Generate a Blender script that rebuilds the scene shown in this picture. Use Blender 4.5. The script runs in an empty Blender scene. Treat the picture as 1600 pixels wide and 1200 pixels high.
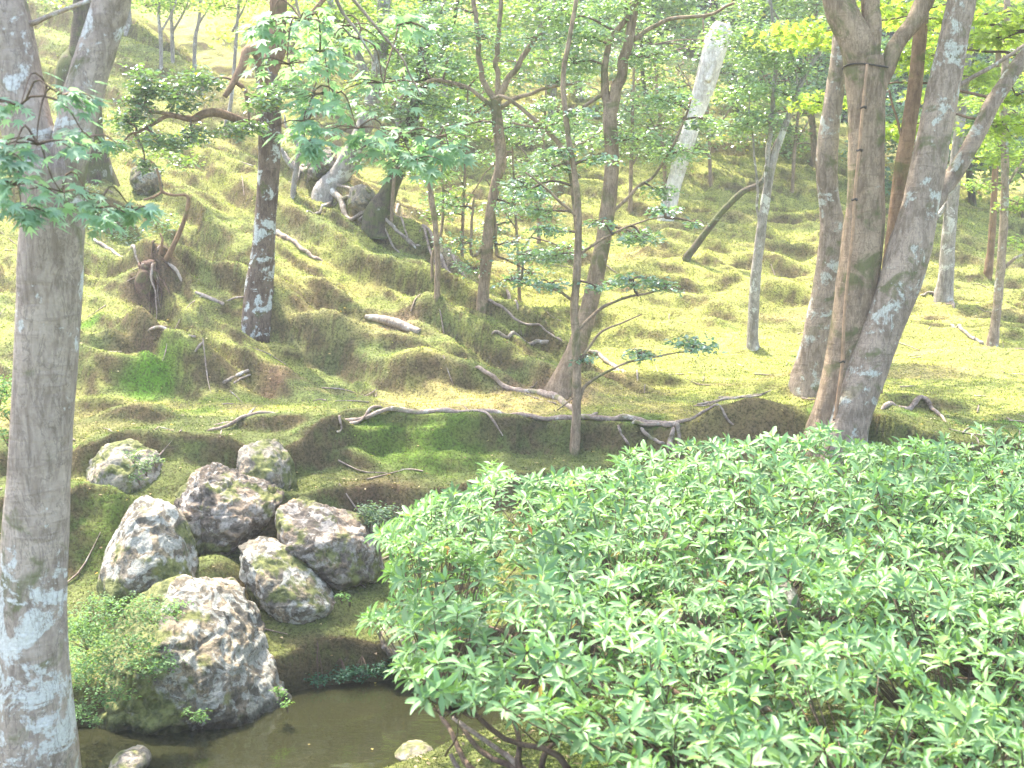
import bpy, bmesh, math, random
import numpy as np
from mathutils import Vector, Matrix

R = math.radians
rnd = random.Random(7)
rng = np.random.default_rng(11)
SC = bpy.context.scene
COL = SC.collection

# ------------------------------------------------------------------ camera, sky, sun, exposure
F = 1900.0            # focal length in pixels of the 1600 px wide photograph
PITCH = R(8.0)
CZ = 2.6
cam_data = bpy.data.cameras.new('camera')
cam_data.sensor_width = 36.0
cam_data.lens = 36.0 * F / 1600.0
cam_data.clip_start = 0.1
cam_data.clip_end = 600.0
cam = bpy.data.objects.new('camera', cam_data)
cam.location = (0, 0, CZ)
cam.rotation_euler = (R(90) - PITCH, 0, 0)
cam_data.dof.use_dof = True
cam_data.dof.focus_distance = 8.0
cam_data.dof.aperture_fstop = 5.0
COL.objects.link(cam)
SC.camera = cam

SUN_EL = 62.0
SUN_DIR = Vector((-0.55, 0.83, 0)).normalized()          # towards the sun, in plan
world = bpy.data.worlds.new('World')
SC.world = world
world.use_nodes = True
wn = world.node_tree
bg = wn.nodes['Background']
sky = wn.nodes.new('ShaderNodeTexSky')
sky.sky_type = 'NISHITA'
sky.sun_disc = False
sky.sun_elevation = R(SUN_EL)
sky.sun_rotation = math.atan2(SUN_DIR.x, SUN_DIR.y)
sky.dust_density = 3.0
sky.ozone_density = 0.6
wn.links.new(sky.outputs[0], bg.inputs[0])
bg.inputs[1].default_value = 0.15
sd = bpy.data.lights.new('sun', 'SUN')
sd.energy = 2.8
sd.angle = R(0.8)
sd.color = (1.0, 0.93, 0.80)
so = bpy.data.objects.new('sun', sd)
v = Vector((SUN_DIR.x * math.cos(R(SUN_EL)), SUN_DIR.y * math.cos(R(SUN_EL)), math.sin(R(SUN_EL))))
so.rotation_euler = v.to_track_quat('Z', 'Y').to_euler()
so.location = v * 60
COL.objects.link(so)
SC.view_settings.view_transform = 'Standard'
SC.view_settings.look = 'None'
SC.view_settings.gamma = 1.0
SC.view_settings.exposure = 2.85
SC.view_settings.use_curve_mapping = False
cy = SC.cycles
cy.max_bounces = 7
cy.diffuse_bounces = 4
cy.glossy_bounces = 2
cy.transmission_bounces = 4
cy.transparent_max_bounces = 8
cy.caustics_reflective = False
cy.caustics_refractive = False
cy.use_denoising = True

# ------------------------------------------------------------------ pixel helpers (photograph pixels, 1600 x 1200)
FWD = Vector((0, math.cos(PITCH), -math.sin(PITCH)))
UPV = Vector((0, math.sin(PITCH), math.cos(PITCH)))
def ray(px, py):
    return FWD + Vector((1, 0, 0)) * ((px - 800) / F) + UPV * (-(py - 600) / F)
def PT(px, py, d):
    r = ray(px, py)
    return Vector((0, 0, CZ)) + r * (d / r.y)
def W(wpx, d):
    return wpx / F * d
def project(p):
    p = np.asarray(p, float)
    q = p - np.array([0, 0, CZ])
    z = q @ np.array(FWD); y = q @ np.array(UPV); x = q[..., 0]
    z = np.where(np.abs(z) < 1e-3, 1e-3, z)
    return 800 + F * x / z, 600 - F * y / z, z

# ------------------------------------------------------------------ noise
def _hash(ix, iy, iz=0):
    h = (ix * 374761393 + iy * 668265263 + iz * 2147483647 + 974711) & 0xFFFFFFFF
    h = ((h ^ (h >> 13)) * 1274126177) & 0xFFFFFFFF
    h = ((h ^ (h >> 16)) * 2246822519) & 0xFFFFFFFF
    return ((h ^ (h >> 15)) & 0xFFFFFF) / float(0xFFFFFF)
def vnoise(x, y, seed=0):
    x = np.asarray(x, float); y = np.asarray(y, float)
    ix = np.floor(x).astype(np.int64); iy = np.floor(y).astype(np.int64)
    fx = x - ix; fy = y - iy
    ux = fx * fx * fx * (fx * (fx * 6 - 15) + 10); uy = fy * fy * fy * (fy * (fy * 6 - 15) + 10)
    a = _hash(ix, iy, seed); b = _hash(ix + 1, iy, seed); c = _hash(ix, iy + 1, seed); d = _hash(ix + 1, iy + 1, seed)
    return (a * (1 - ux) + b * ux) * (1 - uy) + (c * (1 - ux) + d * ux) * uy
def fbm(x, y, seed=0, o=4):
    s = 0; a = 0.5; t = 0
    for i in range(o):
        s = s + a * vnoise(x * 2 ** i + 17.3 * i, y * 2 ** i - 9.1 * i, seed + i); t += a; a *= 0.5
    return s / t
def vnoise3(x, y, z, seed=0):
    ix = np.floor(x).astype(np.int64); iy = np.floor(y).astype(np.int64); iz = np.floor(z).astype(np.int64)
    fx = x - ix; fy = y - iy; fz = z - iz
    s = lambda t: t * t * (3 - 2 * t)
    ux, uy, uz = s(fx), s(fy), s(fz)
    r = 0
    for a in (0, 1):
        for b in (0, 1):
            for c in (0, 1):
                w = (ux if a else 1 - ux) * (uy if b else 1 - uy) * (uz if c else 1 - uz)
                r = r + w * _hash(ix + a, iy + b, (iz + c) * 131 + seed)
    return r
def sstep(a, b, x):
    t = np.clip((x - a) / (b - a), 0, 1)
    return t * t * (3 - 2 * t)
def smax(a, b, k):
    h = np.clip(0.5 + 0.5 * (a - b) / k, 0, 1)
    return b * (1 - h) + a * h + k * h * (1 - h)

# ------------------------------------------------------------------ terrain height
RA = np.array([0.95, 10.1]); RB = np.array([-3.3, 16.4])
RD = (RB - RA) / np.linalg.norm(RB - RA)
RN = np.array([-RD[1], RD[0]])                       # points left/down (towards the spur side)
def far_shore(x):
    return np.interp(x, [-6, -3, -1.95, -1.17, -.6, .7, 2, 4, 8], [5.2, 5.7, 5.95, 6.35, 6.55, 7.0, 7.25, 7.4, 7.6]) + .07 * (vnoise(x * 3, 0 * x, 5) - .5)
def near_shore(x):
    return np.interp(x, [-6, -3, -1.75, -.68, -.25, .7, 2, 4, 8], [4.5, 4.7, 4.9, 5.2, 5.65, 6.35, 6.75, 7.0, 7.2]) + .1 * (vnoise(x * 3.3, 0 * x + 9, 6) - .5)
def terr_edge(x):
    return np.interp(x, [-6, -3, -2.4, -1.75, -1.35, -.9, .4, 1.5, 3, 6], [7.7, 7.85, 7.9, 7.95, 8.25, 8.5, 8.62, 8.4, 8.1, 8.1]) + .20 * (vnoise(x * 2.1, 0 * x + 4, 8) - .5) + .16 * (vnoise(x * 5.1, 0 * x + 4, 9) - .5)
BUMPS = []
def H(x, y):
    x = np.asarray(x, float); y = np.asarray(y, float)
    wx = x + .25 * (fbm(x * .9, y * .9, 31, 2) - .5); wy = y + .25 * (fbm(x * .9, y * .9, 37, 2) - .5)
    # far side bank and terrace
    ys = far_shore(x); ye = terr_edge(x)
    t = (y - ys) / (ye - ys)
    bank = np.interp(t, [-.5, -.03, .02, .05, .30, .62, .68, .84, .93, .98, 1.4], [-.45, -.32, .0, .20, .36, .58, .82, .86, .90, 1.10, 1.12])
    lump = fbm(x * 1.9, y * 1.9, 3, 3) - .5
    bank = bank + (.16 + .16 * sstep(-1.0, -1.6, x)) * lump * sstep(0.02, .3, t) * (1 - sstep(.9, 1.3, t))
    # spur
    foot = 9.3 + .25 * np.maximum(0, x + .5)
    rise = np.maximum(wy - foot, 0)
    spur = 1.10 + .43 * (rise - .25 * (1 - np.exp(-rise / .25)))
    s = (x - RA[0]) * RN[0] + (y - RA[1]) * RN[1]     # >0 on the spur side
    cut = np.where(s < .25, (.25 - s) * .95, 0.0)
    spurh = spur - cut - .04 * np.exp(-(s / .5) ** 2)
    # far hill
    a = x / np.maximum(y, 1)
    slope = np.interp(a, [-.45, -.1, .05, .19, .28, .40, .6], [.42, .40, .36, .34, .30, .20, .14])
    y0 = np.interp(a, [-.3, .1, .2, .45], [12.6, 12.4, 12.5, 12.8])
    r2 = np.maximum(y - y0, 0)
    crest = np.interp(a, [-.45, -.1, .1, .19, .26, .35, .45], [9.5, 9.0, 6.2, 3.55, 3.0, 1.9, 1.7])
    back = slope * (r2 - .6 * (1 - np.exp(-r2 / .6)))
    back = crest * (1 - np.exp(-back / crest * 1.0 - (back / crest) ** 3))
    back = 1.13 + .02 * (y - 9) + back
    z = smax(spurh, back, .12)
    far = np.where(t < 1.0, bank, np.maximum(bank + (z - 1.12) * sstep(1.0, 1.25, t), bank * 0 + 1.0))
    # hummocks
    onspur = sstep(-.15, .2, s) * sstep(9.15, 9.9, y)
    u = (x * .74 - y * .67); vv = (x * .67 + y * .74)
    n1 = fbm(u * .6 + 3, vv * 1.9, 12, 3)
    ph = vv * 1.55 + 1.5 * fbm(u * .42, vv * .7, 15, 2) + .18 * vnoise(u * 2, vv * 2, 16); fr_ = ph - np.floor(ph)
    led = sstep(0, .22, fr_) - fr_ - .08
    msk = sstep(.28, .5, fbm(u * .55 + 9 + 3 * np.floor(ph), vv * .6, 19, 2))
    ph2 = vv * 3.6 + 1.7 * fbm(u * .8, vv * 1.2, 25, 2) + .15 * vnoise(u * 3, vv * 3, 26); f2 = ph2 - np.floor(ph2)
    led2 = sstep(0, .3, f2) - f2 - .08
    msk2 = sstep(.42, .56, fbm(u * 1.1 + 2 + 5 * np.floor(ph2), vv, 29, 2))
    far = far + onspur * (.29 * led * msk + .11 * led2 * msk2 + .30 * (n1 - .5) + .05 * (fbm(x * 5, y * 5, 33, 2) - .5))
    far = far + .022 * (np.abs(2 * fbm(x * 6, y * 8, 35, 2) - 1) ** .6 - .5) * sstep(6.5, 7, y) * (.3 + .7 * onspur)
    u2 = x * .97 - y * .22; v2 = x * .22 + y * .97
    n2 = fbm(u2 * .8, v2 * 2.1, 52, 3)
    far = far + (1 - onspur) * sstep(9.4, 13, y) * .42 * (n2 - .5) * (1 - .6 * sstep(24, 40, y))
    far = far + (1 - onspur) * sstep(12.2, 14, y) * .15 * (1 - np.abs(2 * vnoise(u2 * 1.5, v2 * 3.4, 58) - 1))
    ph3 = v2 * 1.5 + 1.6 * fbm(u2 * .6, v2 * .9, 55, 2); f3_ = ph3 - np.floor(ph3)
    far = far + (1 - onspur) * sstep(12.0, 13.5, y) * .15 * (sstep(0, .3, f3_) - f3_ - .1) * sstep(.38, .6, fbm(u2 * .8, v2 * 1.5, 57, 2))
    far = far + .05 * (fbm(x * 4, y * 4, 61, 2) - .5) * sstep(.05, .3, t)
    # near bank
    yn = near_shore(x)
    dn = yn - y
    near = np.interp(dn, [-.6, -.05, 0.03, .25, 1.2, 2.6, 4.2, 20], [-.45, -.3, .02, .17, .36, .62, .92, 1.0]) + .06 * (fbm(x * 2.2, y * 2.2, 71, 3) - .5) * sstep(.0, .3, dn)
    mid = .5 * (ys + yn)
    z = np.where(y > mid, far, near)
    for (bx, by, h, rx, ry, fr) in BUMPS:
        dx = (x - bx) / rx; dy = (y - by) / ry
        dy = np.where(dy < 0, dy * fr, dy)
        z = z + h * np.exp(-(dx * dx + dy * dy) ** 1.4)
    return z
TS = np.concatenate([np.linspace(2.5, 26, 2600), np.linspace(26.1, 60, 400)])
def G(px, py, far=False):
    r = ray(px, py)
    t = TS / r.y
    X = r.x * t; Y = TS; Z = CZ + r.z * t
    below = Z < H(X, Y)
    i = int(np.argmax(below)) if below.any() else len(TS) - 1
    return Vector((X[i], Y[i], float(H(X[i:i + 1], Y[i:i + 1])[0])))
def hz(x, y):
    return float(H(np.array([x]), np.array([y]))[0])
def bump(px, py, h, rx, ry, fr=1.0):
    p = G(px, py); BUMPS.append((p.x, p.y, h, rx, ry, fr))
bump(408, 470, .26, .42, .55, 2.2)       # mound under the lichen trunk
bump(235, 440, .30, .36, .40, 2.0)       # dead stump mound
bump(215, 555, .22, .40, .22, 2.6)
bump(270, 600, .30, .62, .26, 1.6)
bump(620, 540, .10, .60, .14, 2.2)
bump(700, 590, .16, .45, .20, 2.4)
bump(480, 560, .14, .50, .2, 2.4)
bump(1330, 668, .16, .55, .5, 1.2)
bump(1250, 610, .14, .35, .3, 1.4)
bump(1160, 668, .14, .4, .16, 2)
bump(1010, 600, .10, .35, .12, 2)
bump(1420, 640, .12, .5, .14, 2)
bump(1170, 548, .06, .3, .2, 1)
for _b in ((150, 640, .10, .35, .15, 2), (215, 655, .12, .3, .15, 2.2), (425, 815, .14, .18, .2, 1.5), (330, 900, .10, .16, .15, 1.2), (560, 960, .08, .3, .2, 1.5), (470, 990, .08, .3, .2, 1.5), (150, 850, .14, .2, .2, 1.2),
           (430, 670, .10, .3, .12, 2.4), (590, 660, .10, .35, .12, 2.4), (760, 670, .09, .4, .12, 2.4), (700, 730, .08, .35, .15, 2.2), (530, 715, .10, .25, .15, 2.2)):
    bump(*_b)

# ------------------------------------------------------------------ mesh and object helpers
def mesh_np(name, V, T, mat, col=None, smooth=False, quads=False, mats=None, mat_idx=None):
    V = np.asarray(V, np.float32); T = np.asarray(T, np.int32)
    k = T.shape[1]
    me = bpy.data.meshes.new(name)
    me.vertices.add(len(V)); me.vertices.foreach_set('co', V.ravel())
    me.loops.add(len(T) * k); me.loops.foreach_set('vertex_index', T.ravel())
    me.polygons.add(len(T)); me.polygons.foreach_set('loop_start', np.arange(0, len(T) * k, k, dtype=np.int32))
    try:
        me.polygons.foreach_set('loop_total', np.full(len(T), k, np.int32))
    except Exception:
        pass
    if smooth:
        me.polygons.foreach_set('use_smooth', np.ones(len(T), bool))
    me.update(calc_edges=True)
    if col is not None:
        a = me.color_attributes.new('Col', 'FLOAT_COLOR', 'POINT')
        c = np.ones((len(V), 4), np.float32); c[:, :3] = col
        a.data.foreach_set('color', c.ravel())
    me.materials.append(mat)
    return me
def link(name, me, parent=None, loc=None):
    o = bpy.data.objects.new(name, me)
    if loc is not None: o.location = loc
    COL.objects.link(o)
    if parent is not None: o.parent = parent
    return o
def tag(o, label, cat, group=None, kind=None):
    if label: o['label'] = label
    if cat: o['category'] = cat
    if group: o['group'] = group
    if kind: o['kind'] = kind
    return o
def thing(name, loc, label, cat, group=None):
    o = bpy.data.objects.new(name, None); o.location = loc; o.empty_display_size = .1
    COL.objects.link(o)
    return tag(o, label, cat, group)

def catmull(P, n):
    P = np.asarray(P, float)
    if len(P) == 2:
        t = np.linspace(0, 1, n)[:, None]; return P[0] * (1 - t) + P[1] * t
    A = np.vstack([2 * P[0] - P[1], P, 2 * P[-1] - P[-2]])
    seg = len(P) - 1
    tt = np.linspace(0, seg, n); i = np.minimum(tt.astype(int), seg - 1); f = (tt - i)[:, None]
    p0, p1, p2, p3 = A[i], A[i + 1], A[i + 2], A[i + 3]
    return .5 * ((2 * p1) + (-p0 + p2) * f + (2 * p0 - 5 * p1 + 4 * p2 - p3) * f ** 2 + (-p0 + 3 * p1 - 3 * p2 + p3) * f ** 3)
def tube(P, rad, sides=10, n=None, rough=.08, seed=0, wob=0, flare=0, cap=True):
    """P: points, rad: radii. returns V,T(tri)"""
    P = np.asarray([tuple(p) for p in P], float); rad = np.asarray(rad, float)
    L = np.linalg.norm(np.diff(P, axis=0), axis=1).sum()
    if n is None: n = int(max(4, min(160, L / max(.03, rad.max() * .5))))
    C = catmull(np.column_stack([P, rad]), n); Q = C[:, :3]; r = np.maximum(C[:, 3], rad.min() * .5)
    if wob:
        s = np.linspace(0, L / max(.15, rad.max() * 5), n)
        w = np.column_stack([vnoise(s, s * 0 + k * 7.7, seed + 90) - .5 for k in range(3)]) * wob * sstep(0, .2, np.linspace(0, 1, n))[:, None]
        Q = Q + w
    Tn = np.gradient(Q, axis=0); Tn /= np.linalg.norm(Tn, axis=1)[:, None] + 1e-9
    ref = np.array([0, 1, 0.]) if abs(Tn[:, 1]).mean() < .7 else np.array([0, 0, 1.])
    A = np.cross(Tn, ref); A /= np.linalg.norm(A, axis=1)[:, None] + 1e-9
    B = np.cross(Tn, A)
    ang = np.linspace(0, 2 * math.pi, sides, endpoint=False)
    s = np.linspace(0, L, n)
    AA, SS = np.meshgrid(ang, s)
    rr = r[:, None] * np.ones_like(AA)
    sc = 1 / max(.02, rad.max())
    nz = vnoise3(np.cos(AA) * 1.3 + 5, np.sin(AA) * 1.3 + 5, SS * sc * .45, seed) - .5
    nz2 = vnoise3(np.cos(AA) * 3.1 + 5, np.sin(AA) * 3.1 + 5, SS * sc * 1.6, seed + 3) - .5
    rr = rr * (1 + rough * 2.4 * nz + rough * 1.2 * nz2)
    if flare:
        k = np.exp(-SS / (flare[1])) * flare[0]
        lob = .5 + .5 * np.cos(AA * 5 + seed) * .7 + .3 * np.cos(AA * 3 + 1 + seed)
        rr = rr * (1 + k * (.35 + .9 * lob))
    V = Q[:, None, :] + A[:, None, :] * (np.cos(AA) * rr)[..., None] + B[:, None, :] * (np.sin(AA) * rr)[..., None]
    V = V.reshape(-1, 3)
    i = np.arange(n - 1)[:, None] * sides; j = np.arange(sides)[None, :]; j2 = (j + 1) % sides
    a = (i + j).ravel(); b = (i + j2).ravel(); c = (i + sides + j2).ravel(); d = (i + sides + j).ravel()
    T = np.vstack([np.column_stack([a, b, c]), np.column_stack([a, c, d])])
    if cap:
        V = np.vstack([V, Q[:1], Q[-1:]]); m = len(V)
        jj = np.arange(sides); k2 = (jj + 1) % sides
        T = np.vstack([T, np.column_stack([np.full(sides, m - 2), k2, jj]),
                       np.column_stack([np.full(sides, m - 1), (n - 1) * sides + jj, (n - 1) * sides + k2])])
    return V, T
def merge(lst):
    Vs, Ts, o = [], [], 0
    for V, T in lst:
        Vs.append(V); Ts.append(T + o); o += len(V)
    return np.vstack(Vs), np.vstack(Ts)

# ------------------------------------------------------------------ materials
def newmat(name):
    m = bpy.data.materials.new(name); m.use_nodes = True
    nt = m.node_tree; nt.nodes.clear()
    out = nt.nodes.new('ShaderNodeOutputMaterial')
    return m, nt, out
def N(nt, t, **kw):
    n = nt.nodes.new(t)
    for k, v in kw.items():
        if k.startswith('i_'): n.inputs[k[2:].replace('_', ' ')].default_value = v
        elif k.startswith('n_'): n.inputs[int(k[2:])].default_value = v
        else: setattr(n, k, v)
    return n
def mixc(nt, fac, a, b, mode='MIX'):
    n = nt.nodes.new('ShaderNodeMix'); n.data_type = 'RGBA'; n.blend_type = mode
    for idx, v in ((0, fac), (6, a), (7, b)):
        if hasattr(v, 'is_linked') or isinstance(v, bpy.types.NodeSocket): nt.links.new(v, n.inputs[idx])
        else: n.inputs[idx].default_value = v if idx == 0 else (*v, 1)
    return n.outputs[2]
def noise(nt, vec, scale, detail=4, rough=.6, dist=0):
    n = N(nt, 'ShaderNodeTexNoise'); n.inputs['Scale'].default_value = scale; n.inputs['Detail'].default_value = detail
    n.inputs['Roughness'].default_value = rough; n.inputs['Distortion'].default_value = dist
    if vec is not None: nt.links.new(vec, n.inputs['Vector'])
    return n.outputs[0]
def ramp(nt, fac, lo, hi, a=0.0, b=1.0):
    n = N(nt, 'ShaderNodeMapRange'); n.inputs[1].default_value = lo; n.inputs[2].default_value = hi
    n.inputs[3].default_value = a; n.inputs[4].default_value = b; n.interpolation_type = 'SMOOTHSTEP'
    nt.links.new(fac, n.inputs[0]); return n.outputs[0]
def bumpn(nt, h, strength, dist, prev=None):
    b = N(nt, 'ShaderNodeBump'); b.inputs['Strength'].default_value = strength; b.inputs['Distance'].default_value = dist
    nt.links.new(h, b.inputs['Height'])
    if prev is not None: nt.links.new(prev, b.inputs['Normal'])
    return b.outputs[0]
def principled(nt, out, col, rough, normal=None, spec=.3):
    p = N(nt, 'ShaderNodeBsdfPrincipled')
    if isinstance(col, bpy.types.NodeSocket): nt.links.new(col, p.inputs['Base Color'])
    else: p.inputs['Base Color'].default_value = (*col, 1)
    p.inputs['Roughness'].default_value = rough
    p.inputs['Specular IOR Level'].default_value = spec
    if normal is not None: nt.links.new(normal, p.inputs['Normal'])
    if out is not None: nt.links.new(p.outputs[0], out.inputs[0])
    return p

def bark(name, base, dark, lichen=(.45, .47, .42), lich=.55, moss=.6, mosscol=(.09, .11, .03), vertical=True, lsize=6.0, zl=0):
    m, nt, out = newmat(name)
    tc = N(nt, 'ShaderNodeTexCoord'); mp = N(nt, 'ShaderNodeMapping')
    nt.links.new(tc.outputs['Object'], mp.inputs[0])
    mp.inputs['Scale'].default_value = (1, 1, .28) if vertical else (1, 1, 1)
    O = tc.outputs['Object']; S = mp.outputs[0]
    mp2 = N(nt, 'ShaderNodeMapping'); nt.links.new(O, mp2.inputs[0]); mp2.inputs['Scale'].default_value = (.5, .5, 3.0)
    n1 = noise(nt, S, 34, 6, .65, .6); n2 = noise(nt, O, 4.5, 4, .6, .3); n3 = noise(nt, mp2.outputs[0], 9, 4, .6, .8)
    c = mixc(nt, ramp(nt, n1, .36, .62), dark, base)
    c = mixc(nt, ramp(nt, n2, .42, .62, 0, .55), c, tuple(x * 1.45 for x in base))
    c = mixc(nt, ramp(nt, n3, .60, .66, 0, .5), c, dark)
    ns = noise(nt, O, 5.0, 5, .6, .8)
    c = mixc(nt, ramp(nt, ns, moss - .08, moss + .06, 0, .8), c, mosscol)
    nl = noise(nt, O, lsize, 6, .68, .5); nl2 = noise(nt, O, lsize * 6, 4, .6)
    mth = N(nt, 'ShaderNodeMath', operation='MULTIPLY_ADD'); nt.links.new(nl2, mth.inputs[0]); mth.inputs[1].default_value = .16; nt.links.new(nl, mth.inputs[2])
    if zl:
        sz = N(nt, 'ShaderNodeSeparateXYZ'); nt.links.new(O, sz.inputs[0]); zr = ramp(nt, sz.outputs[2], .7, 1.5, 0, -zl)
        m2_ = N(nt, 'ShaderNodeMath', operation='ADD'); nt.links.new(mth.outputs[0], m2_.inputs[0]); nt.links.new(zr, m2_.inputs[1]); mth = m2_
    lf = ramp(nt, mth.outputs[0], lich + .06, lich + .12, 0, .9)
    c = mixc(nt, lf, c, lichen)
    nf = noise(nt, O, 90, 3, .6)
    c = mixc(nt, ramp(nt, nf, .3, .7, 0, .35), c, dark)
    nk = noise(nt, S, 14, 5, .7, 1.2); kr = ramp(nt, nk, .47, .50, 0, .55); kr2 = ramp(nt, nk, .50, .53, 1, 0)
    km = N(nt, 'ShaderNodeMath', operation='MULTIPLY'); nt.links.new(kr, km.inputs[0]); nt.links.new(kr2, km.inputs[1])
    c = mixc(nt, km.outputs[0], c, tuple(x * .55 for x in dark))
    b = bumpn(nt, n1, .6, .012); b = bumpn(nt, n3, .5, .014, b); b = bumpn(nt, nk, .35, .010, b); b = bumpn(nt, lf, .3, .004, b)
    principled(nt, out, c, .85, b, .15)
    return m
M = {}
M['bark_grey'] = bark('bark_grey', (.30, .235, .18), (.165, .125, .09), (.46, .47, .41), .56, .60)
M['bark_front'] = bark('bark_front', (.33, .27, .225), (.20, .155, .125), (.56, .56, .54), .50, .62, zl=.09)
M['bark_lichen'] = bark('bark_lichen', (.16, .12, .09), (.075, .05, .035), (.50, .53, .50), .535, .62, lsize=7.5)
M['bark_brown'] = bark('bark_brown', (.29, .215, .145), (.155, .11, .072), (.34, .32, .26), .66, .57)
M['bark_smooth'] = bark('bark_smooth', (.23, .15, .09), (.14, .085, .05), (.3, .28, .22), .74, .60)
M['bark_pale'] = bark('bark_pale', (.30, .27, .24), (.15, .13, .11), (.56, .55, .50), .56, .64)
M['bark_dark'] = bark('bark_dark', (.11, .085, .06), (.045, .035, .025), (.28, .29, .24), .62, .50)
M['dead_wood'] = bark('dead_wood', (.35, .30, .25), (.17, .13, .10), (.58, .56, .52), .58, .66, (.16, .17, .06))
M['rotten_wood'] = bark('rotten_wood', (.13, .08, .055), (.06, .035, .025), (.2, .17, .12), .66, .56, (.10, .11, .035), vertical=False)
M['snag_wood'] = bark('snag_wood', (.60, .56, .51), (.34, .30, .26), (.7, .68, .65), .6, .80)
M['root_wood'] = bark('root_wood', (.34, .27, .22), (.17, .12, .095), (.5, .46, .4), .60, .62, (.16, .18, .05), vertical=False)
M['twig'] = bark('twig', (.17, .12, .085), (.09, .06, .045), (.3, .3, .26), .64, .60)
def simple(name, col, rough=.6, var=.25, spec=.3):
    m, nt, out = newmat(name)
    tc = N(nt, 'ShaderNodeTexCoord')
    n = noise(nt, tc.outputs['Object'], 25, 4)
    c = mixc(nt, ramp(nt, n, .3, .7), tuple(x * (1 - var) for x in col), tuple(x * (1 + var) for x in col))
    principled(nt, out, c, rough, bumpn(nt, n, .2, .004), spec)
    return m
M['bamboo'] = simple('bamboo', (.30, .19, .11), .5)
M['twine'] = simple('twine', (.05, .04, .03), .9)

def leafmat(name, rough=.42, trans=.4, spec=.5, tint=(1.25, 1.25, .55)):
    m, nt, out = newmat(name)
    at = N(nt, 'ShaderNodeAttribute', attribute_name='Col')
    c = at.outputs['Color']
    p = principled(nt, None, c, rough, None, spec)
    tr = N(nt, 'ShaderNodeBsdfTranslucent')
    tc = mixc(nt, 1.0, c, tint, 'MULTIPLY')
    nt.links.new(tc, tr.inputs[0])
    mx = N(nt, 'ShaderNodeMixShader'); mx.inputs[0].default_value = trans
    nt.links.new(p.outputs[0], mx.inputs[1]); nt.links.new(tr.outputs[0], mx.inputs[2]); nt.links.new(mx.outputs[0], out.inputs[0])
    return m
M['leaf_azalea'] = leafmat('leaf_azalea', .46, .30, .4, (1.2, 1.3, .7))
M['leaf_maple'] = leafmat('leaf_maple', .5, .5, .4, (1.3, 1.4, .8))
M['leaf_bright'] = leafmat('leaf_bright', .5, .6, .3, (1.6, 1.5, .6))
M['leaf_gloss'] = leafmat('leaf_gloss', .28, .32, .9, (1.5, 1.6, .5))
M['leaf_soft'] = leafmat('leaf_soft', .6, .45, .3, (1.5, 1.5, .5))
M['moss_tuft'] = leafmat('moss_tuft', .8, .3, .1, (1.3, 1.3, .6))

def groundmat():
    m, nt, out = newmat('moss_ground')
    at = N(nt, 'ShaderNodeAttribute', attribute_name='Col')
    tc = N(nt, 'ShaderNodeTexCoord'); O = tc.outputs['Object']
    n1 = noise(nt, O, 55, 6, .7); n2 = noise(nt, O, 9, 5, .65); n3 = noise(nt, O, 160, 2, .6)
    c2 = mixc(nt, 1.0, at.outputs['Color'], (1.35, 1.3, 1.15), 'MULTIPLY')
    c = mixc(nt, ramp(nt, n2, .35, .7, 0, 1), mixc(nt, ramp(nt, n1, .38, .54, .72, 0), c2, (.045, .04, .018)), mixc(nt, ramp(nt, n1, .40, .58, .8, 0), at.outputs['Color'], (.035, .032, .013)))
    b = bumpn(nt, n2, .5, .05); b = bumpn(nt, n1, .8, .02, b); b = bumpn(nt, n3, .6, .008, b)
    principled(nt, out, c, .95, b, .08)
    return m
M['ground'] = groundmat()
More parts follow.
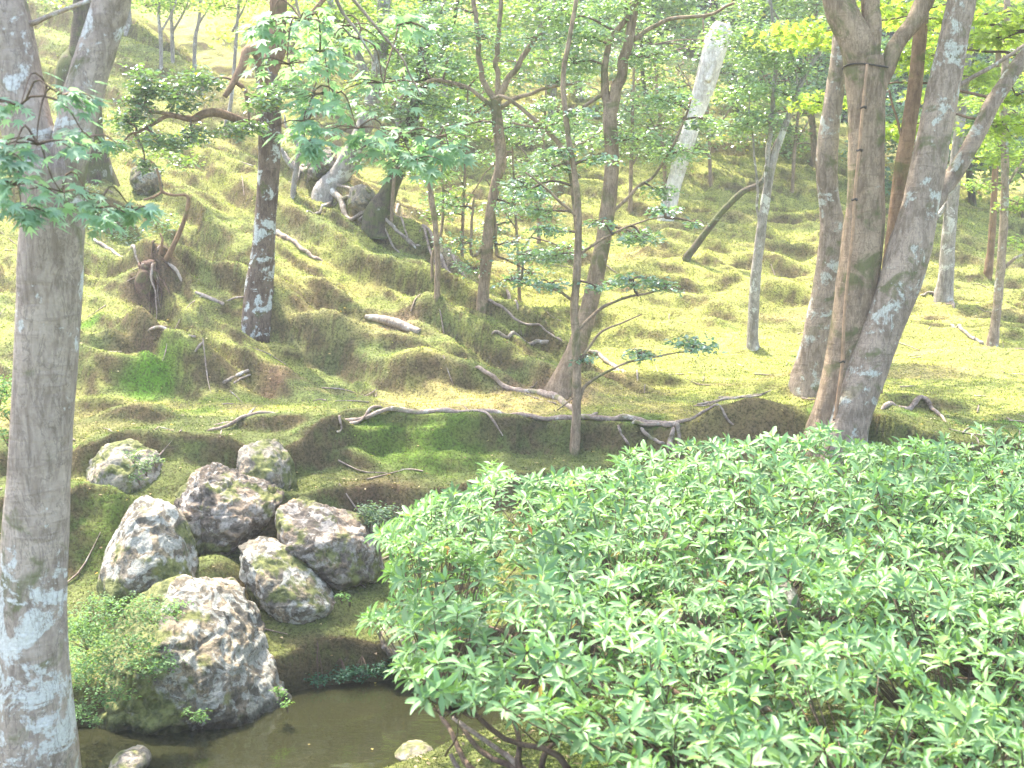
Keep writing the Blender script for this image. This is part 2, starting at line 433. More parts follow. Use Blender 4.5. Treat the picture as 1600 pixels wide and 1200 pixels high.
def rockmat(name, base, warm, lichen, topmoss, lich=.55, yellow=False, dirn=(0, 0, -.55)):
    m, nt, out = newmat(name)
    tc = N(nt, 'ShaderNodeTexCoord'); O = tc.outputs['Object']
    n1 = noise(nt, O, 5, 6, .65, .6); n2 = noise(nt, O, 22, 6, .7, .3); n3 = noise(nt, O, 9, 5, .65, 1.0); n4 = noise(nt, O, 70, 4, .7)
    c = mixc(nt, ramp(nt, n1, .46, .54), tuple(x * .8 for x in base), tuple(x * 1.15 for x in warm))
    nb = noise(nt, O, 2.6, 3, .6, .8)
    c = mixc(nt, ramp(nt, nb, .40, .50, .65, 0), c, tuple(x * .42 for x in base))
    c = mixc(nt, ramp(nt, n2, .38, .54, .8, 0), c, tuple(x * .34 for x in base))
    c = mixc(nt, ramp(nt, n3, lich, lich + .06, 0, .85), c, lichen)
    nz = noise(nt, O, 4.0, 5, .6, .4)
    dp = N(nt, 'ShaderNodeVectorMath', operation='DOT_PRODUCT'); nt.links.new(O, dp.inputs[0]); dp.inputs[1].default_value = dirn; at = N(nt, 'ShaderNodeAttribute', attribute_name='Col')
    mm = N(nt, 'ShaderNodeMath', operation='MULTIPLY_ADD'); nt.links.new(dp.outputs['Value'], mm.inputs[0]); mm.inputs[1].default_value = 1.0; nt.links.new(nz, mm.inputs[2])
    sc_ = N(nt, 'ShaderNodeSeparateColor'); nt.links.new(at.outputs['Color'], sc_.inputs[0]); mf = sc_.outputs[0]
    if yellow:
        ny = noise(nt, O, 3.1, 3, .5, .2)
        c = mixc(nt, ramp(nt, ny, .66, .69, 0, .8), c, (.5, .32, .04))
    n5 = noise(nt, O, 34, 5, .75, .4)
    c = mixc(nt, ramp(nt, n5, .56, .68, 0, .3), c, lichen)
    c = mixc(nt, ramp(nt, n5, .36, .46, .55, 0), c, tuple(x * .28 for x in base))
    c = mixc(nt, ramp(nt, n4, .3, .6, .5, 0), c, tuple(x * .3 for x in base))
    mc = mixc(nt, ramp(nt, n2, .35, .65), (.055, .065, .02), (.17, .18, .06))
    c = mixc(nt, mf, c, mc)
    c = mixc(nt, sc_.outputs[1], c, mixc(nt, 1.0, c, (.28, .28, .25), 'MULTIPLY'))
    b = bumpn(nt, n1, .6, .06); b = bumpn(nt, n2, .7, .02, b); b = bumpn(nt, n4, .5, .006, b)
    principled(nt, out, c, .9, b, .15)
    return m
M['rock_grey'] = rockmat('rock_grey', (.21, .185, .145), (.28, .22, .145), (.36, .355, .31), .55, .48)
M['rock_dark'] = rockmat('rock_dark', (.185, .155, .125), (.26, .195, .135), (.34, .31, .27), .59, .50, True)
M['rock_white'] = rockmat('rock_white', (.36, .32, .28), (.45, .38, .32), (.58, .56, .54), .56, .52)
M['rock_moss'] = rockmat('rock_moss', (.27, .24, .2), (.32, .25, .17), (.30, .27, .21), .54, .46)
M['rock_front'] = rockmat('rock_front', (.24, .205, .155), (.34, .265, .185), (.44, .41, .36), .54, .30, dirn=(-1.3, 0, -1.0))
def watermat():
    m, nt, out = newmat('pond_water')
    tc = N(nt, 'ShaderNodeTexCoord'); mp = N(nt, 'ShaderNodeMapping'); nt.links.new(tc.outputs['Object'], mp.inputs[0]); mp.inputs['Scale'].default_value = (1, 2.2, 1)
    n = noise(nt, mp.outputs[0], 3.2, 3, .5, .3)
    b = bumpn(nt, n, .10, .05)
    g = N(nt, 'ShaderNodeBsdfGlossy'); g.inputs['Roughness'].default_value = .03; g.inputs[0].default_value = (1, 1, 1, 1); nt.links.new(b, g.inputs['Normal'])
    t = N(nt, 'ShaderNodeBsdfTransparent'); t.inputs[0].default_value = (.58, .56, .34, 1)
    d = N(nt, 'ShaderNodeBsdfDiffuse'); d.inputs[0].default_value = (.052, .054, .024, 1)
    m1 = N(nt, 'ShaderNodeMixShader'); m1.inputs[0].default_value = .35
    nt.links.new(t.outputs[0], m1.inputs[1]); nt.links.new(d.outputs[0], m1.inputs[2])
    fr = N(nt, 'ShaderNodeFresnel'); fr.inputs[0].default_value = 1.45; nt.links.new(b, fr.inputs[1])
    m2 = N(nt, 'ShaderNodeMixShader'); nt.links.new(fr.outputs[0], m2.inputs[0]); nt.links.new(m1.outputs[0], m2.inputs[1]); nt.links.new(g.outputs[0], m2.inputs[2])
    nt.links.new(m2.outputs[0], out.inputs[0])
    return m
M['water'] = watermat()

# ------------------------------------------------------------------ ground sheet
def lerp(a, b, t): return a + (b - a) * t
def moss_colour(X, Y, Z, nz):
    C = lambda *c: np.array(c)
    YZ = Y * .8 + Z * 1.6; XZ = X + Z * .5
    n1 = fbm(XZ * 1.3, YZ * 1.3, 101, 3)[..., None]; n2 = fbm(XZ * 4.5, YZ * 4.5, 111, 4)[..., None]; n3 = fbm(X * .6, YZ * 2.2, 121, 3)[..., None]; n4 = fbm(XZ * 14, YZ * 14, 141, 3)[..., None]
    olive = C(.155, .185, .070); yellow = C(.275, .285, .085); green = C(.07, .13, .028); brown = C(.088, .064, .040); tan = C(.33, .24, .13)
    s = (X - RA[0]) * RN[0] + (Y - RA[1]) * RN[1]
    onspur = (sstep(-.15, .2, s) * sstep(9.1, 9.6, Y))[..., None]
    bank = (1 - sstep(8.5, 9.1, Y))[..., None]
    rest = np.clip(1 - onspur - bank, 0, 1)
    w = np.clip(rest * 1.0 + onspur * .35 + bank * .15 + (n1 - .5) * 1.7, 0, 1)
    c = lerp(olive, yellow, w)
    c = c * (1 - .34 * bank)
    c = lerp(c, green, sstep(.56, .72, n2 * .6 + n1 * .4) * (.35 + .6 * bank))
    c = lerp(c, tan, sstep(.60, .75, n3) * (.45 * rest + .3 * onspur))
    ridge = (np.exp(-((s - .02) / .16) ** 2) * sstep(9.6, 10.3, Y) * sstep(17, 15, Y))[..., None]
    c = lerp(c, C(.26, .17, .12), ridge * sstep(.25, .5, n2) * .9)
    # worn strip of the terrace
    worn = np.exp(-((Y - 9.35 - .18 * X) / .55) ** 2)[..., None] * sstep(.40, .62, n1)
    c = lerp(c, C(.36, .27, .14), worn * .6)
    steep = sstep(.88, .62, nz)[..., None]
    c = lerp(c, brown, steep * np.clip(.52 + (n2 * .6 + n4 * .4 - .48) * 4.5, 0, .92))  # bare soil on steep faces; the brown also paints shade into undersides and ledges
    c = c * (.72 + .56 * n4) * (.8 + .4 * n2)
    wet = sstep(.16, .0, Z)[..., None]
    c = lerp(c, C(.045, .04, .02), wet * .85)
    for (cx, cy_, r, cc, k) in PATCH:
        d = (np.hypot(X - cx, (Y - cy_) * 1.3) * (.55 + .9 * fbm(X * 3.1, Y * 3.1, 131, 3)))[..., None]
        c = lerp(c, C(*cc), sstep(r * 1.15, r * .15, d + .5 * r * (n2 - .5) + .3 * r * (n4 - .5)) * k * .85)
    return c
PATCH = []
for px, py, r, cc, k in ((235, 600, .38, (.07, .19, .012), .9), (310, 640, .28, (.08, .20, .012), .7), (380, 625, .25, (.10, .17, .03), .7), (140, 505, .15, (.07, .18, .012), .9),
                         (430, 590, .28, (.13, .075, .06), .9), (240, 440, .30, (.11, .065, .055), .85), (210, 550, .30, (.12, .07, .055), .7), (690, 580, .22, (.12, .075, .055), .6),
                         (900, 620, .25, (.36, .20, .15), .6), (820, 610, .3, (.26, .15, .11), .6), (1140, 640, .6, (.33, .25, .12), .5), (620, 510, .22, (.38, .25, .18), .7),
                         (700, 700, .5, (.09, .17, .02), .6), (590, 700, .35, (.09, .17, .02), .6), (430, 900, .2, (.08, .17, .02), .8), (600, 765, .4, (.10, .06, .045), .7), (180, 835, .3, (.08, .14, .02), .7),
                         (1180, 670, .35, (.12, .08, .05), .6), (700, 400, .35, (.4, .3, .25), .6), (620, 330, .3, (.42, .33, .28), .6), (440, 370, .25, (.4, .27, .2), .6)):
    p = G(px, py); PATCH.append((p.x, p.y, r, cc, k))
GRID = {}
def grid(name, x, y):
    ys, us = GRID['ys'], GRID['us']; A = GRID[name]
    fi = np.interp(y, ys, np.arange(len(ys))); fj = np.interp(x / np.maximum(y, 4.2), us, np.arange(len(us)))
    i = np.minimum(fi.astype(int), len(ys) - 2); j = np.minimum(fj.astype(int), len(us) - 2); a = fi - i; b = fj - j
    return (A[i, j] * (1 - a) + A[i + 1, j] * a) * (1 - b) + (A[i, j + 1] * (1 - a) + A[i + 1, j + 1] * a) * b
def build_ground():
    ys = list(np.arange(-16, 3.4, .5)); y = 3.4
    while y < 26: ys.append(y); y += y * .0026
    while y < 130: ys.append(y); y += y * .03
    ys = np.array(ys)
    us = np.concatenate([-np.geomspace(3.2, .56, 40), np.linspace(-.54, .54, 640), np.geomspace(.56, 3.2, 40)])
    Y = np.repeat(ys[:, None], len(us), 1)
    X = us[None, :] * np.maximum(Y, 4.2)
    Z = H(X, Y)
    gy = np.gradient(Z, axis=0) / np.gradient(Y, axis=0); gx = np.gradient(Z, axis=1) / np.gradient(X, axis=1)
    nz = 1 / np.sqrt(1 + gx ** 2 + gy ** 2)
    GRID.update(ys=ys, us=us, Z=Z, gx=gx, gy=gy)
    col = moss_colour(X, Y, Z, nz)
    a = np.arange(len(ys) - 1)[:, None] * len(us) + np.arange(len(us) - 1)[None, :]
    a = a.ravel(); T = np.column_stack([a, a + 1, a + 1 + len(us), a + len(us)])
    V = np.stack([X, Y, Z], -1).reshape(-1, 3)
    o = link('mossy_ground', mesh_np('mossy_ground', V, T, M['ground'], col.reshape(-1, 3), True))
    tag(o, 'lumpy moss covered ground of the valley and its slopes', None, kind='structure')
build_ground()
# water sheet
wv = []
me = mesh_np('pond_water', [(-9, 3.6, 0), (9, 3.6, 0), (9, 8.6, 0), (-9, 8.6, 0)], [(0, 1, 2, 3)], M['water'])
tag(link('pond_water', me), 'still brown green pond water below the rocks', None, kind='structure')

# ------------------------------------------------------------------ leaves
def rodir(n, spread=1.0):
    a = rng.uniform(0, 2 * math.pi, n)
    return np.column_stack([np.cos(a), np.sin(a), np.zeros(n)])
TEMPL = {
    'oval': (np.array([(0, 0, 0), (.45, -.5, .10), (1, 0, -.05), (.45, .5, .10)]), np.array([(0, 1, 2), (0, 2, 3)])),
    'lance': (np.array([(0, 0, 0), (.42, -.5, .07), (.75, -.33, .05), (1, 0, -.10), (.75, .33, .05), (.42, .5, .07), (.55, 0, .0)]),
              np.array([(0, 1, 6), (1, 2, 6), (2, 3, 6), (3, 4, 6), (4, 5, 6), (5, 0, 6)])),
    'tuft': (np.array([(0, -.5, 0), (0, .5, 0), (1, 0, 0)]), np.array([(0, 1, 2)])),
}
def maple_templ():
    V = [(0, 0, 0)]
    tips = [(-118, .42), (-78, .72), (-38, .95), (0, 1.05), (38, .95), (78, .72), (118, .42)]
    for i, (a, r) in enumerate(tips):
        t = R(a)
        V.append((math.cos(t) * r, math.sin(t) * r, -.10 * r))
        if i < len(tips) - 1:
            b = R((a + tips[i + 1][0]) / 2)
            V.append((math.cos(b) * .36, math.sin(b) * .36, .02))
    # widen lobes
    V = np.array(V); T = []
    n = len(V) - 1
    for i in range(1, n): T.append((0, i, i + 1))
    V[:, 0] += .25
    V[0, 0] = .02
    return V, np.array(T)
TEMPL['maple'] = maple_templ()
def unit(a): return a / (np.linalg.norm(a, axis=-1, keepdims=True) + 1e-9)
def leaves(pos, d, nrm, L, Wd, shape, col):
    tv, tt = TEMPL[shape]
    d = unit(d); side = unit(np.cross(nrm, d)); up = np.cross(d, side)
    L = np.broadcast_to(L, len(pos)); Wd = np.broadcast_to(Wd, len(pos))
    V = pos[:, None, :] + tv[None, :, 0:1] * L[:, None, None] * d[:, None, :] + tv[None, :, 1:2] * Wd[:, None, None] * side[:, None, :] + tv[None, :, 2:3] * L[:, None, None] * up[:, None, :]
    T = tt[None] + (np.arange(len(pos)) * len(tv))[:, None, None]
    C = np.repeat(col[:, None, :], len(tv), 1)
    return V.reshape(-1, 3), T.reshape(-1, 3), C.reshape(-1, 3)
def leafcol(n, a, b, var=.18, odd=None, oddp=.0):
    t = rng.random((n, 1)); c = np.array(a) * (1 - t) + np.array(b) * t
    c = c * (1 + var * rng.normal(size=(n, 1)))
    if odd is not None and oddp > 0:
        k = rng.random(n) < oddp; c[k] = np.array(odd)
    return np.clip(c, .004, .9)
def spray_leaves(centres, rad, flat, n, L, shape, ca, cb, tilt=.45, wr=.45, odd=None, oddp=0):
    """leaves clumped around spray centres; flat<1 layers them"""
    centres = np.asarray(centres, float); rad = np.broadcast_to(rad, len(centres))
    w = rad ** 2; w = w / w.sum()
    ci = rng.choice(len(centres), n, p=w)
    # sub clumps
    g = rng.normal(size=(n, 3)); g = unit(g) * (rng.random((n, 1)) ** .5)
    sub = rng.normal(size=(len(centres), 14, 3)); sub = unit(sub) * rng.random((len(centres), 14, 1)) ** .4 * .85
    k = rng.integers(0, 14, n)
    off = sub[ci, k] + g * .62
    off[:, 2] *= flat
    pos = centres[ci] + off * rad[ci][:, None]
    d = rodir(n); d[:, 2] = rng.normal(-.15, .3, n)
    nm = np.column_stack([rng.normal(0, tilt, n), rng.normal(0, tilt, n), np.ones(n)])
    Ls = L * rng.uniform(.65, 1.25, n)
    tone = rng.normal(size=(len(centres), 14))[ci, k][:, None]
    col = np.clip(leafcol(n, ca, cb, .15, odd, oddp) * (1 + .16 * tone), .004, .9)
    return leaves(pos, d, nm, Ls, Ls * wr * (1 if shape != 'maple' else 1 / wr), shape, col), centres[:, None, :] + sub * np.array([1, 1, flat]) * rad[:, None, None]

PAL = {
    'pale':   ((.15, .24, .13), (.23, .33, .20)),
    'bright': ((.21, .32, .07), (.30, .41, .10)),
    'glossy': ((.09, .16, .08), (.16, .24, .12)),
    'mid':    ((.14, .23, .07), (.24, .34, .11)),
    'teal':   ((.12, .21, .14), (.19, .29, .21)),
    'dark':   ((.02, .05, .02), (.04, .08, .03)),
    'cedar':  ((.012, .032, .018), (.03, .06, .03)),
}
def mk(name, VT, mat, root, col=None, smooth=True, label=None, kind=None):
    V, T = VT
    V = V - np.array(root.location)
    o = link(name, mesh_np(name, V, T, mat, col, smooth), root)
    if label: o['label'] = label
    if kind: o['kind'] = kind
    return o
def path(pts, d):
    """pts: (px,py,wpx[,d]) -> points, radii"""
    P, Rr = [], []
    for q in pts:
        dd = q[3] if len(q) > 3 else d
        P.append(tuple(PT(q[0], q[1], dd))); Rr.append(W(q[2], dd) / 2)
    return np.array(P), np.array(Rr)
TREES = []
def tree(name, label, cat, d, trunks, limbs=(), sprays=(), bark_='bark_grey', pal='pale', leaf='oval', L=.05, n=0, lm='leaf_soft', flat=.35,
         flare=None, top=None, group=None, sides=14, tilt=.8, base=None, odd=None, oddp=0, rough=.09, limb_bark=None, twigs=True, wr=.45, ground=True, thin=1.0):
    """trunks/limbs: pixel paths at depth d. sprays: (px,py,rpx[,d]). top: (n_leaves, height, radius) crown above the frame"""
    trunks = [[(q[0], q[1], q[2] * thin) + tuple(q[3:]) for q in t_] for t_ in trunks]; limbs = [[(q[0], q[1], q[2] * thin) + tuple(q[3:]) for q in t_] for t_ in limbs]
    P0, R0 = path(trunks[0], d)
    b = base if base is not None else P0[0]
    if ground:
        g = hz(P0[0][0], P0[0][1])
        P0 = np.vstack([[P0[0][0], P0[0][1], min(P0[0][2], g) - .25], P0]); R0 = np.concatenate([[R0[0] * 1.05], R0])
        b = (P0[0][0], P0[0][1], g)
    root = thing(name, b, label, cat, group)
    allp = []
    for i, tr in enumerate(trunks):
        P, Rr = path(tr, d)
        if i == 0: P, Rr = P0, R0
        fl = flare if (flare and (i == 0)) else 0
        mk('trunk', tube(P, Rr, sides, rough=rough, seed=len(TREES) * 7 + i, flare=fl), M[bark_], root)
        allp.append((P, Rr))
    for i, lb in enumerate(limbs):
        P, Rr = path(lb, d)
        mk('limb', tube(P, Rr, max(6, sides - 4), rough=rough * .8, seed=len(TREES) * 7 + 50 + i, wob=.03), M[limb_bark or bark_], root)
        allp.append((P, Rr))
    cen, rad = [], []
    for s in sprays:
        dd = s[3] if len(s) > 3 else d
        cen.append(tuple(PT(s[0], s[1], dd))); rad.append(W(s[2], dd))
    skel = np.vstack([catmull(P, 30) for P, _ in allp])
    if top:
        nl, hgt, rr = top
        tips = [(P[-1], r_[-1]) for P, r_ in allp if project(P[-1])[1] < -100]
        if not tips: tips = [(allp[0][0][-1], allp[0][1][-1])]
        extra = []
        for k in range(int(6 + rr * 2.2)):
            tp, tr_ = tips[k % len(tips)]
            a = rnd.uniform(0, 6.28); q = rr * math.sqrt(rnd.random())
            c = np.array([tp[0] + math.cos(a) * q, tp[1] + math.sin(a) * q, tp[2] + hgt * (.35 + .65 * rnd.random()) - .15 * q])
            px, py, z = project(c)
            if py > -60 and z > 0: c[2] += (py + 90) / F * z
            extra.append(c)
            mid = (tp * .45 + c * .55) + np.array([0, 0, .25])
            if k < 7:
                mk('limb', tube([tp - np.array([0, 0, .05]), mid, c], [tr_ * .8, tr_ * .45, .008], 6, rough=.05, seed=k, wob=.1), M[bark_], root)
        (V, T, C), _s = spray_leaves(extra, rr * .42, .4, nl, .105, 'oval', *PAL[pal], tilt=.5, wr=.6)
        crown = [(V, T, C)]
    else: crown = []
    if sprays:
        (V, T, C), subs = spray_leaves(cen, rad, flat, n, L, leaf, *PAL[pal], tilt=tilt, wr=wr, odd=odd, oddp=oddp)
        crown.append((V, T, C))
        if twigs:
            tw = []
            for c, r, sb in zip(np.array(cen), rad, subs):
                k = np.argmin(np.linalg.norm((skel - c) * np.array([1, 1, 1.4]), axis=1)); st = skel[k]
                dist = np.linalg.norm(st - c)
                if dist > 3.2: st = c + (st - c) / dist * r * 1.2
                tw.append(tube([st, st * .5 + c * .5 + np.array([0, 0, .06 * dist]), c], [.011, .008, .005], 4, n=7, rough=0, wob=.05, seed=k, cap=False))
                for q in sb[:9]:
                    tw.append(tube([c, c * .5 + q * .5 + np.array([0, 0, .03]), q], [.005, .004, .002], 3, n=4, rough=0, cap=False))
            o = mk('twigs', merge(tw), M['twig'], root); o['kind'] = 'stuff'
    if crown:
        Vs, Ts, Cs, o_ = [], [], [], 0
        for V, T, C in crown:
            Vs.append(V); Ts.append(T + o_); Cs.append(C); o_ += len(V)
        mk('crown', (np.vstack(Vs), np.vstack(Ts)), M[lm], root, np.vstack(Cs), False, kind='stuff')
    TREES.append(root)
    return root
def gd(px, py): return G(px, py).y

# --- foreground trunk at the left edge
T1 = tree('forked_tree', 'big grey lichen spotted tree forking in two at the left edge of the photo', 'tree', 4.5,
          [[(62, 1420, 150), (60, 1300, 138), (62, 1200, 128), (52, 1080, 116), (50, 960, 106), (56, 820, 98), (64, 700, 94), (72, 580, 94), (78, 470, 98), (80, 400, 98), (84, 320, 96), (78, 250, 92)],
           ],
          [[(78, 330, 70), (52, 220, 78), (30, 130, 76), (12, 40, 70), (-8, -60, 66), (-40, -260, 58), (-90, -560, 40)],
           [(88, 350, 62), (112, 250, 60), (132, 160, 58), (158, 70, 56), (182, -20, 54), (205, -200, 46), (240, -500, 34)],
           [(30, 40, 10), (80, 25, 7), (140, 0, 6), (200, -25, 5)]],
          bark_='bark_front', pal='pale', sides=28, flare=None, top=(900, 1.6, 2.2), lm='leaf_maple', rough=.05)
# maple leaves hanging from it: the nearest ones are parts of their own
def maple_spray(root, cen, n_each, L, cols, n_ind, bark_='twig', flatz=.22, source=None):
    Pp, Dd, Nn, Ls, Cc, tw = [], [], [], [], [], []
    nodes = [np.array(source)]
    for (px, py, rpx, d) in sorted(cen, key=lambda q: np.linalg.norm(np.array(PT(q[0], q[1], q[3])) - nodes[0])):
        c = np.array(PT(px, py, d)); r = W(rpx, d)
        if source is not None:
            source = min(nodes, key=lambda q: np.linalg.norm(q - c)); nodes.append(c)
            tw.append(tube([source, (np.array(source) * .5 + c * .5) + np.array([0, 0, .08]), c], [.0045, .0035, .002], 4, n=8, rough=0, wob=.06, seed=px, cap=False))
        m = n_each
        for k in range(5):
            a = rnd.uniform(0, 6.28)
            e = c + np.array([math.cos(a) * r, math.sin(a) * r, -.12 * r + rnd.uniform(-.1, .1) * r])
            tw.append(tube([c, c * .5 + e * .5 + np.array([0, 0, .02]), e], [.004, .003, .0015], 3, n=5, rough=0, cap=False))
            for j in range(m // 5):
                t = rnd.random() ** .6
                p = c * (1 - t) + e * t + np.array([rnd.gauss(0, .12) * r, rnd.gauss(0, .12) * r, rnd.gauss(0, flatz) * r])
                Pp.append(p); dd = p - c; dd[2] = dd[2] * .3 - .02 - rnd.random() * .5 * r
                dd = dd + np.array([rnd.gauss(0, .4) * r, rnd.gauss(0, .4) * r, 0]); Dd.append(dd)
                Nn.append((rnd.gauss(0, .3), rnd.gauss(-.25, .3), 1)); Ls.append(L * rnd.uniform(.7, 1.15))
    Pp, Dd, Nn, Ls = map(np.array, (Pp, Dd, Nn, Ls))
    Cc = leafcol(len(Pp), *cols, .12)
    px, py, z = project(Pp)
    vis = (px > -20) & (px < 1620) & (py > -20) & (py < 1220)
    order = np.argsort(np.where(vis, z, 1e3))
    ind = order[:min(n_ind, int(vis.sum()))]; rest = np.setdiff1d(np.arange(len(Pp)), ind)
    mk('twigs', merge(tw), M[bark_], root, kind='stuff')
    rl = np.array(root.location)
    tmpl = []
    for k in range(6):
        V, T, C = leaves(np.zeros((1, 3)), np.array([[1., 0, 0]]), np.array([[0, 0, 1.]]), 1.0, 1.0, 'maple', leafcol(1, *cols, .12))
        tmpl.append(mesh_np('maple_leaf', V, T, M['leaf_maple'], C))
    place_leaves(root, 'leaf', tmpl, Pp[ind], Dd[ind], Nn[ind], Ls[ind], Ls[ind])
    if len(rest):
        V, T, C = leaves(Pp[rest], Dd[rest], Nn[rest], Ls[rest], Ls[rest], 'maple', Cc[rest])
        mk('foliage', (V, T), M['leaf_maple'], root, C, False, kind='stuff')
def place_leaves(root, name, tmpl, P, D, Nn, Ls, Ws):
    d = unit(D); side = unit(np.cross(Nn, d)); up = np.cross(d, side); rl = np.array(root.location)
    for i in range(len(P)):
        o = bpy.data.objects.new(name, tmpl[i % len(tmpl)])
        m = Matrix(((d[i][0] * Ls[i], side[i][0] * Ws[i], up[i][0] * Ls[i], P[i][0] - rl[0]),
                    (d[i][1] * Ls[i], side[i][1] * Ws[i], up[i][1] * Ls[i], P[i][1] - rl[1]),
                    (d[i][2] * Ls[i], side[i][2] * Ws[i], up[i][2] * Ls[i], P[i][2] - rl[2]), (0, 0, 0, 1)))
        COL.objects.link(o); o.parent = root; o.matrix_local = m
src = tuple(PT(70, 150, 4.3))
maple_spray(T1, [(30, 165, 60, 4.1), (95, 150, 50, 4.0), (60, 225, 75, 4.0), (20, 290, 70, 3.9), (100, 300, 70, 4.1), (30, 330, 50, 3.9), (150, 330, 45, 4.1), (10, 250, 50, 3.9), (140, 215, 40, 4.2), (210, 330, 30, 4.2)],
            42, .046, ((.20, .33, .23), (.28, .41, .30)), 300, source=src)
T1b = tree('overhanging_maple', 'pale green maple branch hanging into the view beside the lichen patched trunk', 'maple', 5.2,
           [[(380, -420, 60), (420, -260, 40), (470, -120, 20)]],
           [[(470, -120, 12), (520, -20, 7), (560, 60, 4), (590, 120, 3)], [(440, -190, 10), (460, -60, 6), (470, 40, 3)], [(500, -60, 7), (600, 60, 4), (660, 150, 2)]],
           bark_='bark_grey', ground=False, sides=10)
_p = PT(380, -420, 5.2)
mk('trunk', tube([(_p.x - 1.0, _p.y - .6, hz(_p.x - 1.0, _p.y - .6) - .2), (_p.x - .9, _p.y - .5, 1.6), (_p.x - .75, _p.y - .2, 2.8), (_p.x, _p.y, _p.z)], [.12, .10, .09, .07], 14) if False else
   tube([(-3.6, 5.2, .9), (-3.3, 5.2, 3.6), (-2.2, 5.2, 4.9), tuple(_p)], [.13, .11, .09, .075], 14), M['bark_grey'], T1b)
maple_spray(T1b, [(470, 30, 55, 5.0), (450, 100, 70, 5.0), (520, 150, 70, 5.1), (500, 80, 60, 5.2), (560, 200, 70, 5.1), (480, 190, 55, 5.0), (610, 230, 60, 5.2), (680, 215, 60, 5.3), (600, 130, 70, 5.4), (650, 250, 45, 5.2),
                  (430, 40, 45, 5.1), (540, 40, 70, 5.3), (620, 40, 50, 5.5), (480, 225, 40, 4.9), (700, 235, 40, 5.3)],
            44, .055, ((.20, .33, .22), (.28, .41, .28)), 300, source=tuple(PT(560, 60, 5.2)))

# --- tree behind the fork, on the upper slope
db = 13.5
tree('mossy_tree', 'dark flared trunk seen between the forks of the big left tree', 'tree', db,
     [[(122, 125, 62), (128, 95, 46), (133, 50, 40), (136, 0, 38), (138, -120, 36), (140, -500, 26)]], [], bark_='bark_dark', flare=(.8, .25), top=(900, 2, 2.2), pal='mid', ground=True)

# --- lichen trunk left of centre
d2 = gd(406, 488)
tree('lichen_tree', 'slender trunk with white lichen patches standing on the mossy mound', 'tree', d2,
     [[(404, 490, 50), (405, 450, 42), (410, 400, 38), (415, 330, 33), (420, 260, 34), (422, 190, 38), (420, 140, 36), (412, 95, 30)]],
     [[(416, 125, 30), (432, 70, 28), (436, 20, 26), (440, -40, 24), (455, -160, 20), (470, -420, 14)],
      [(420, 150, 16, d2 - .1), (400, 85, 15, d2 - .25), (384, 78, 14, d2 - .35), (376, 105, 13, d2 - .4), (366, 125, 11, d2 - .45), (350, 150, 8, d2 - .5)],
      [(418, 190, 12), (380, 190, 12, d2 - .1), (345, 176, 13, d2 - .2), (318, 176, 13, d2 - .3), (296, 184, 10, d2 - .35), (265, 178, 6, d2 - .4), (230, 172, 4, d2 - .4)],
      [(296, 184, 8, d2 - .3), (262, 182, 6, d2 - .35), (240, 195, 5, d2 - .4), (210, 207, 4, d2 - .45)],
      [(366, 125, 7, d2 - .4), (380, 140, 7, d2 - .4), (385, 165, 6, d2 - .4)],
      [(430, 60, 9), (480, 30, 8), (520, -20, 7)]],
     [(225, 130, 45, d2 - .4), (280, 150, 45, d2 - .4), (320, 130, 40, d2 - .3), (200, 190, 35, d2 - .5), (250, 225, 40, d2 - .5), (300, 215, 35, d2 - .4), (415, 155, 42, d2 - .5), (455, 140, 32, d2 - .4), (370, 200, 32, d2 - .3), (180, 230, 26, d2 - .4), (395, 200, 26, d2 - .4), (230, 260, 24, d2 - .4), (210, 160, 35, d2 - .4)],
     bark_='bark_lichen', limb_bark='bark_smooth', pal='glossy', L=.055, n=4200, lm='leaf_gloss', flat=.5, flare=(.5, .18), top=(800, 1.8, 1.8), odd=(.45, .35, .03), oddp=.02)

# --- two leaning trunks on the ridge
d3 = gd(522, 300) + .1
tree('leaning_tree', 'pale brown trunk leaning right with bare roots on the ridge', 'tree', d3,
     [[(512, 300, 44), (530, 275, 32), (552, 235, 29), (572, 190, 26), (586, 140, 24), (596, 80, 22), (600, 0, 20), (610, -160, 18), (620, -420, 12)]],
     [[(585, 150, 14), (548, 60, 12), (520, 10, 10), (500, -60, 8)]],
     [(600, 60, 55), (560, 20, 60), (640, 20, 60), (520, 60, 45), (660, 90, 55), (500, 20, 50)], bark_='bark_pale', pal='mid', L=.065, n=3500, flat=.55, flare=(.7, .2), top=(600, 1.8, 1.8))
d4 = gd(598, 332) + .05
tree('leaning_tree', 'darker grey trunk leaning right behind the pale brown one on the ridge', 'tree', d4,
     [[(592, 335, 44), (606, 305, 28), (622, 265, 22), (636, 220, 20), (650, 160, 18), (662, 80, 16), (668, 0, 15), (680, -200, 12), (690, -420, 8)]],
     [[(650, 160, 9), (672, 120, 8), (700, 60, 7), (715, 0, 6)]],
     [(700, 40, 60), (650, 110, 45), (720, 110, 55), (690, 170, 45), (640, 30, 50)], bark_='bark_dark', pal='pale', L=.06, n=3500, flat=.5, flare=(.9, .16), top=(500, 1.8, 1.8))

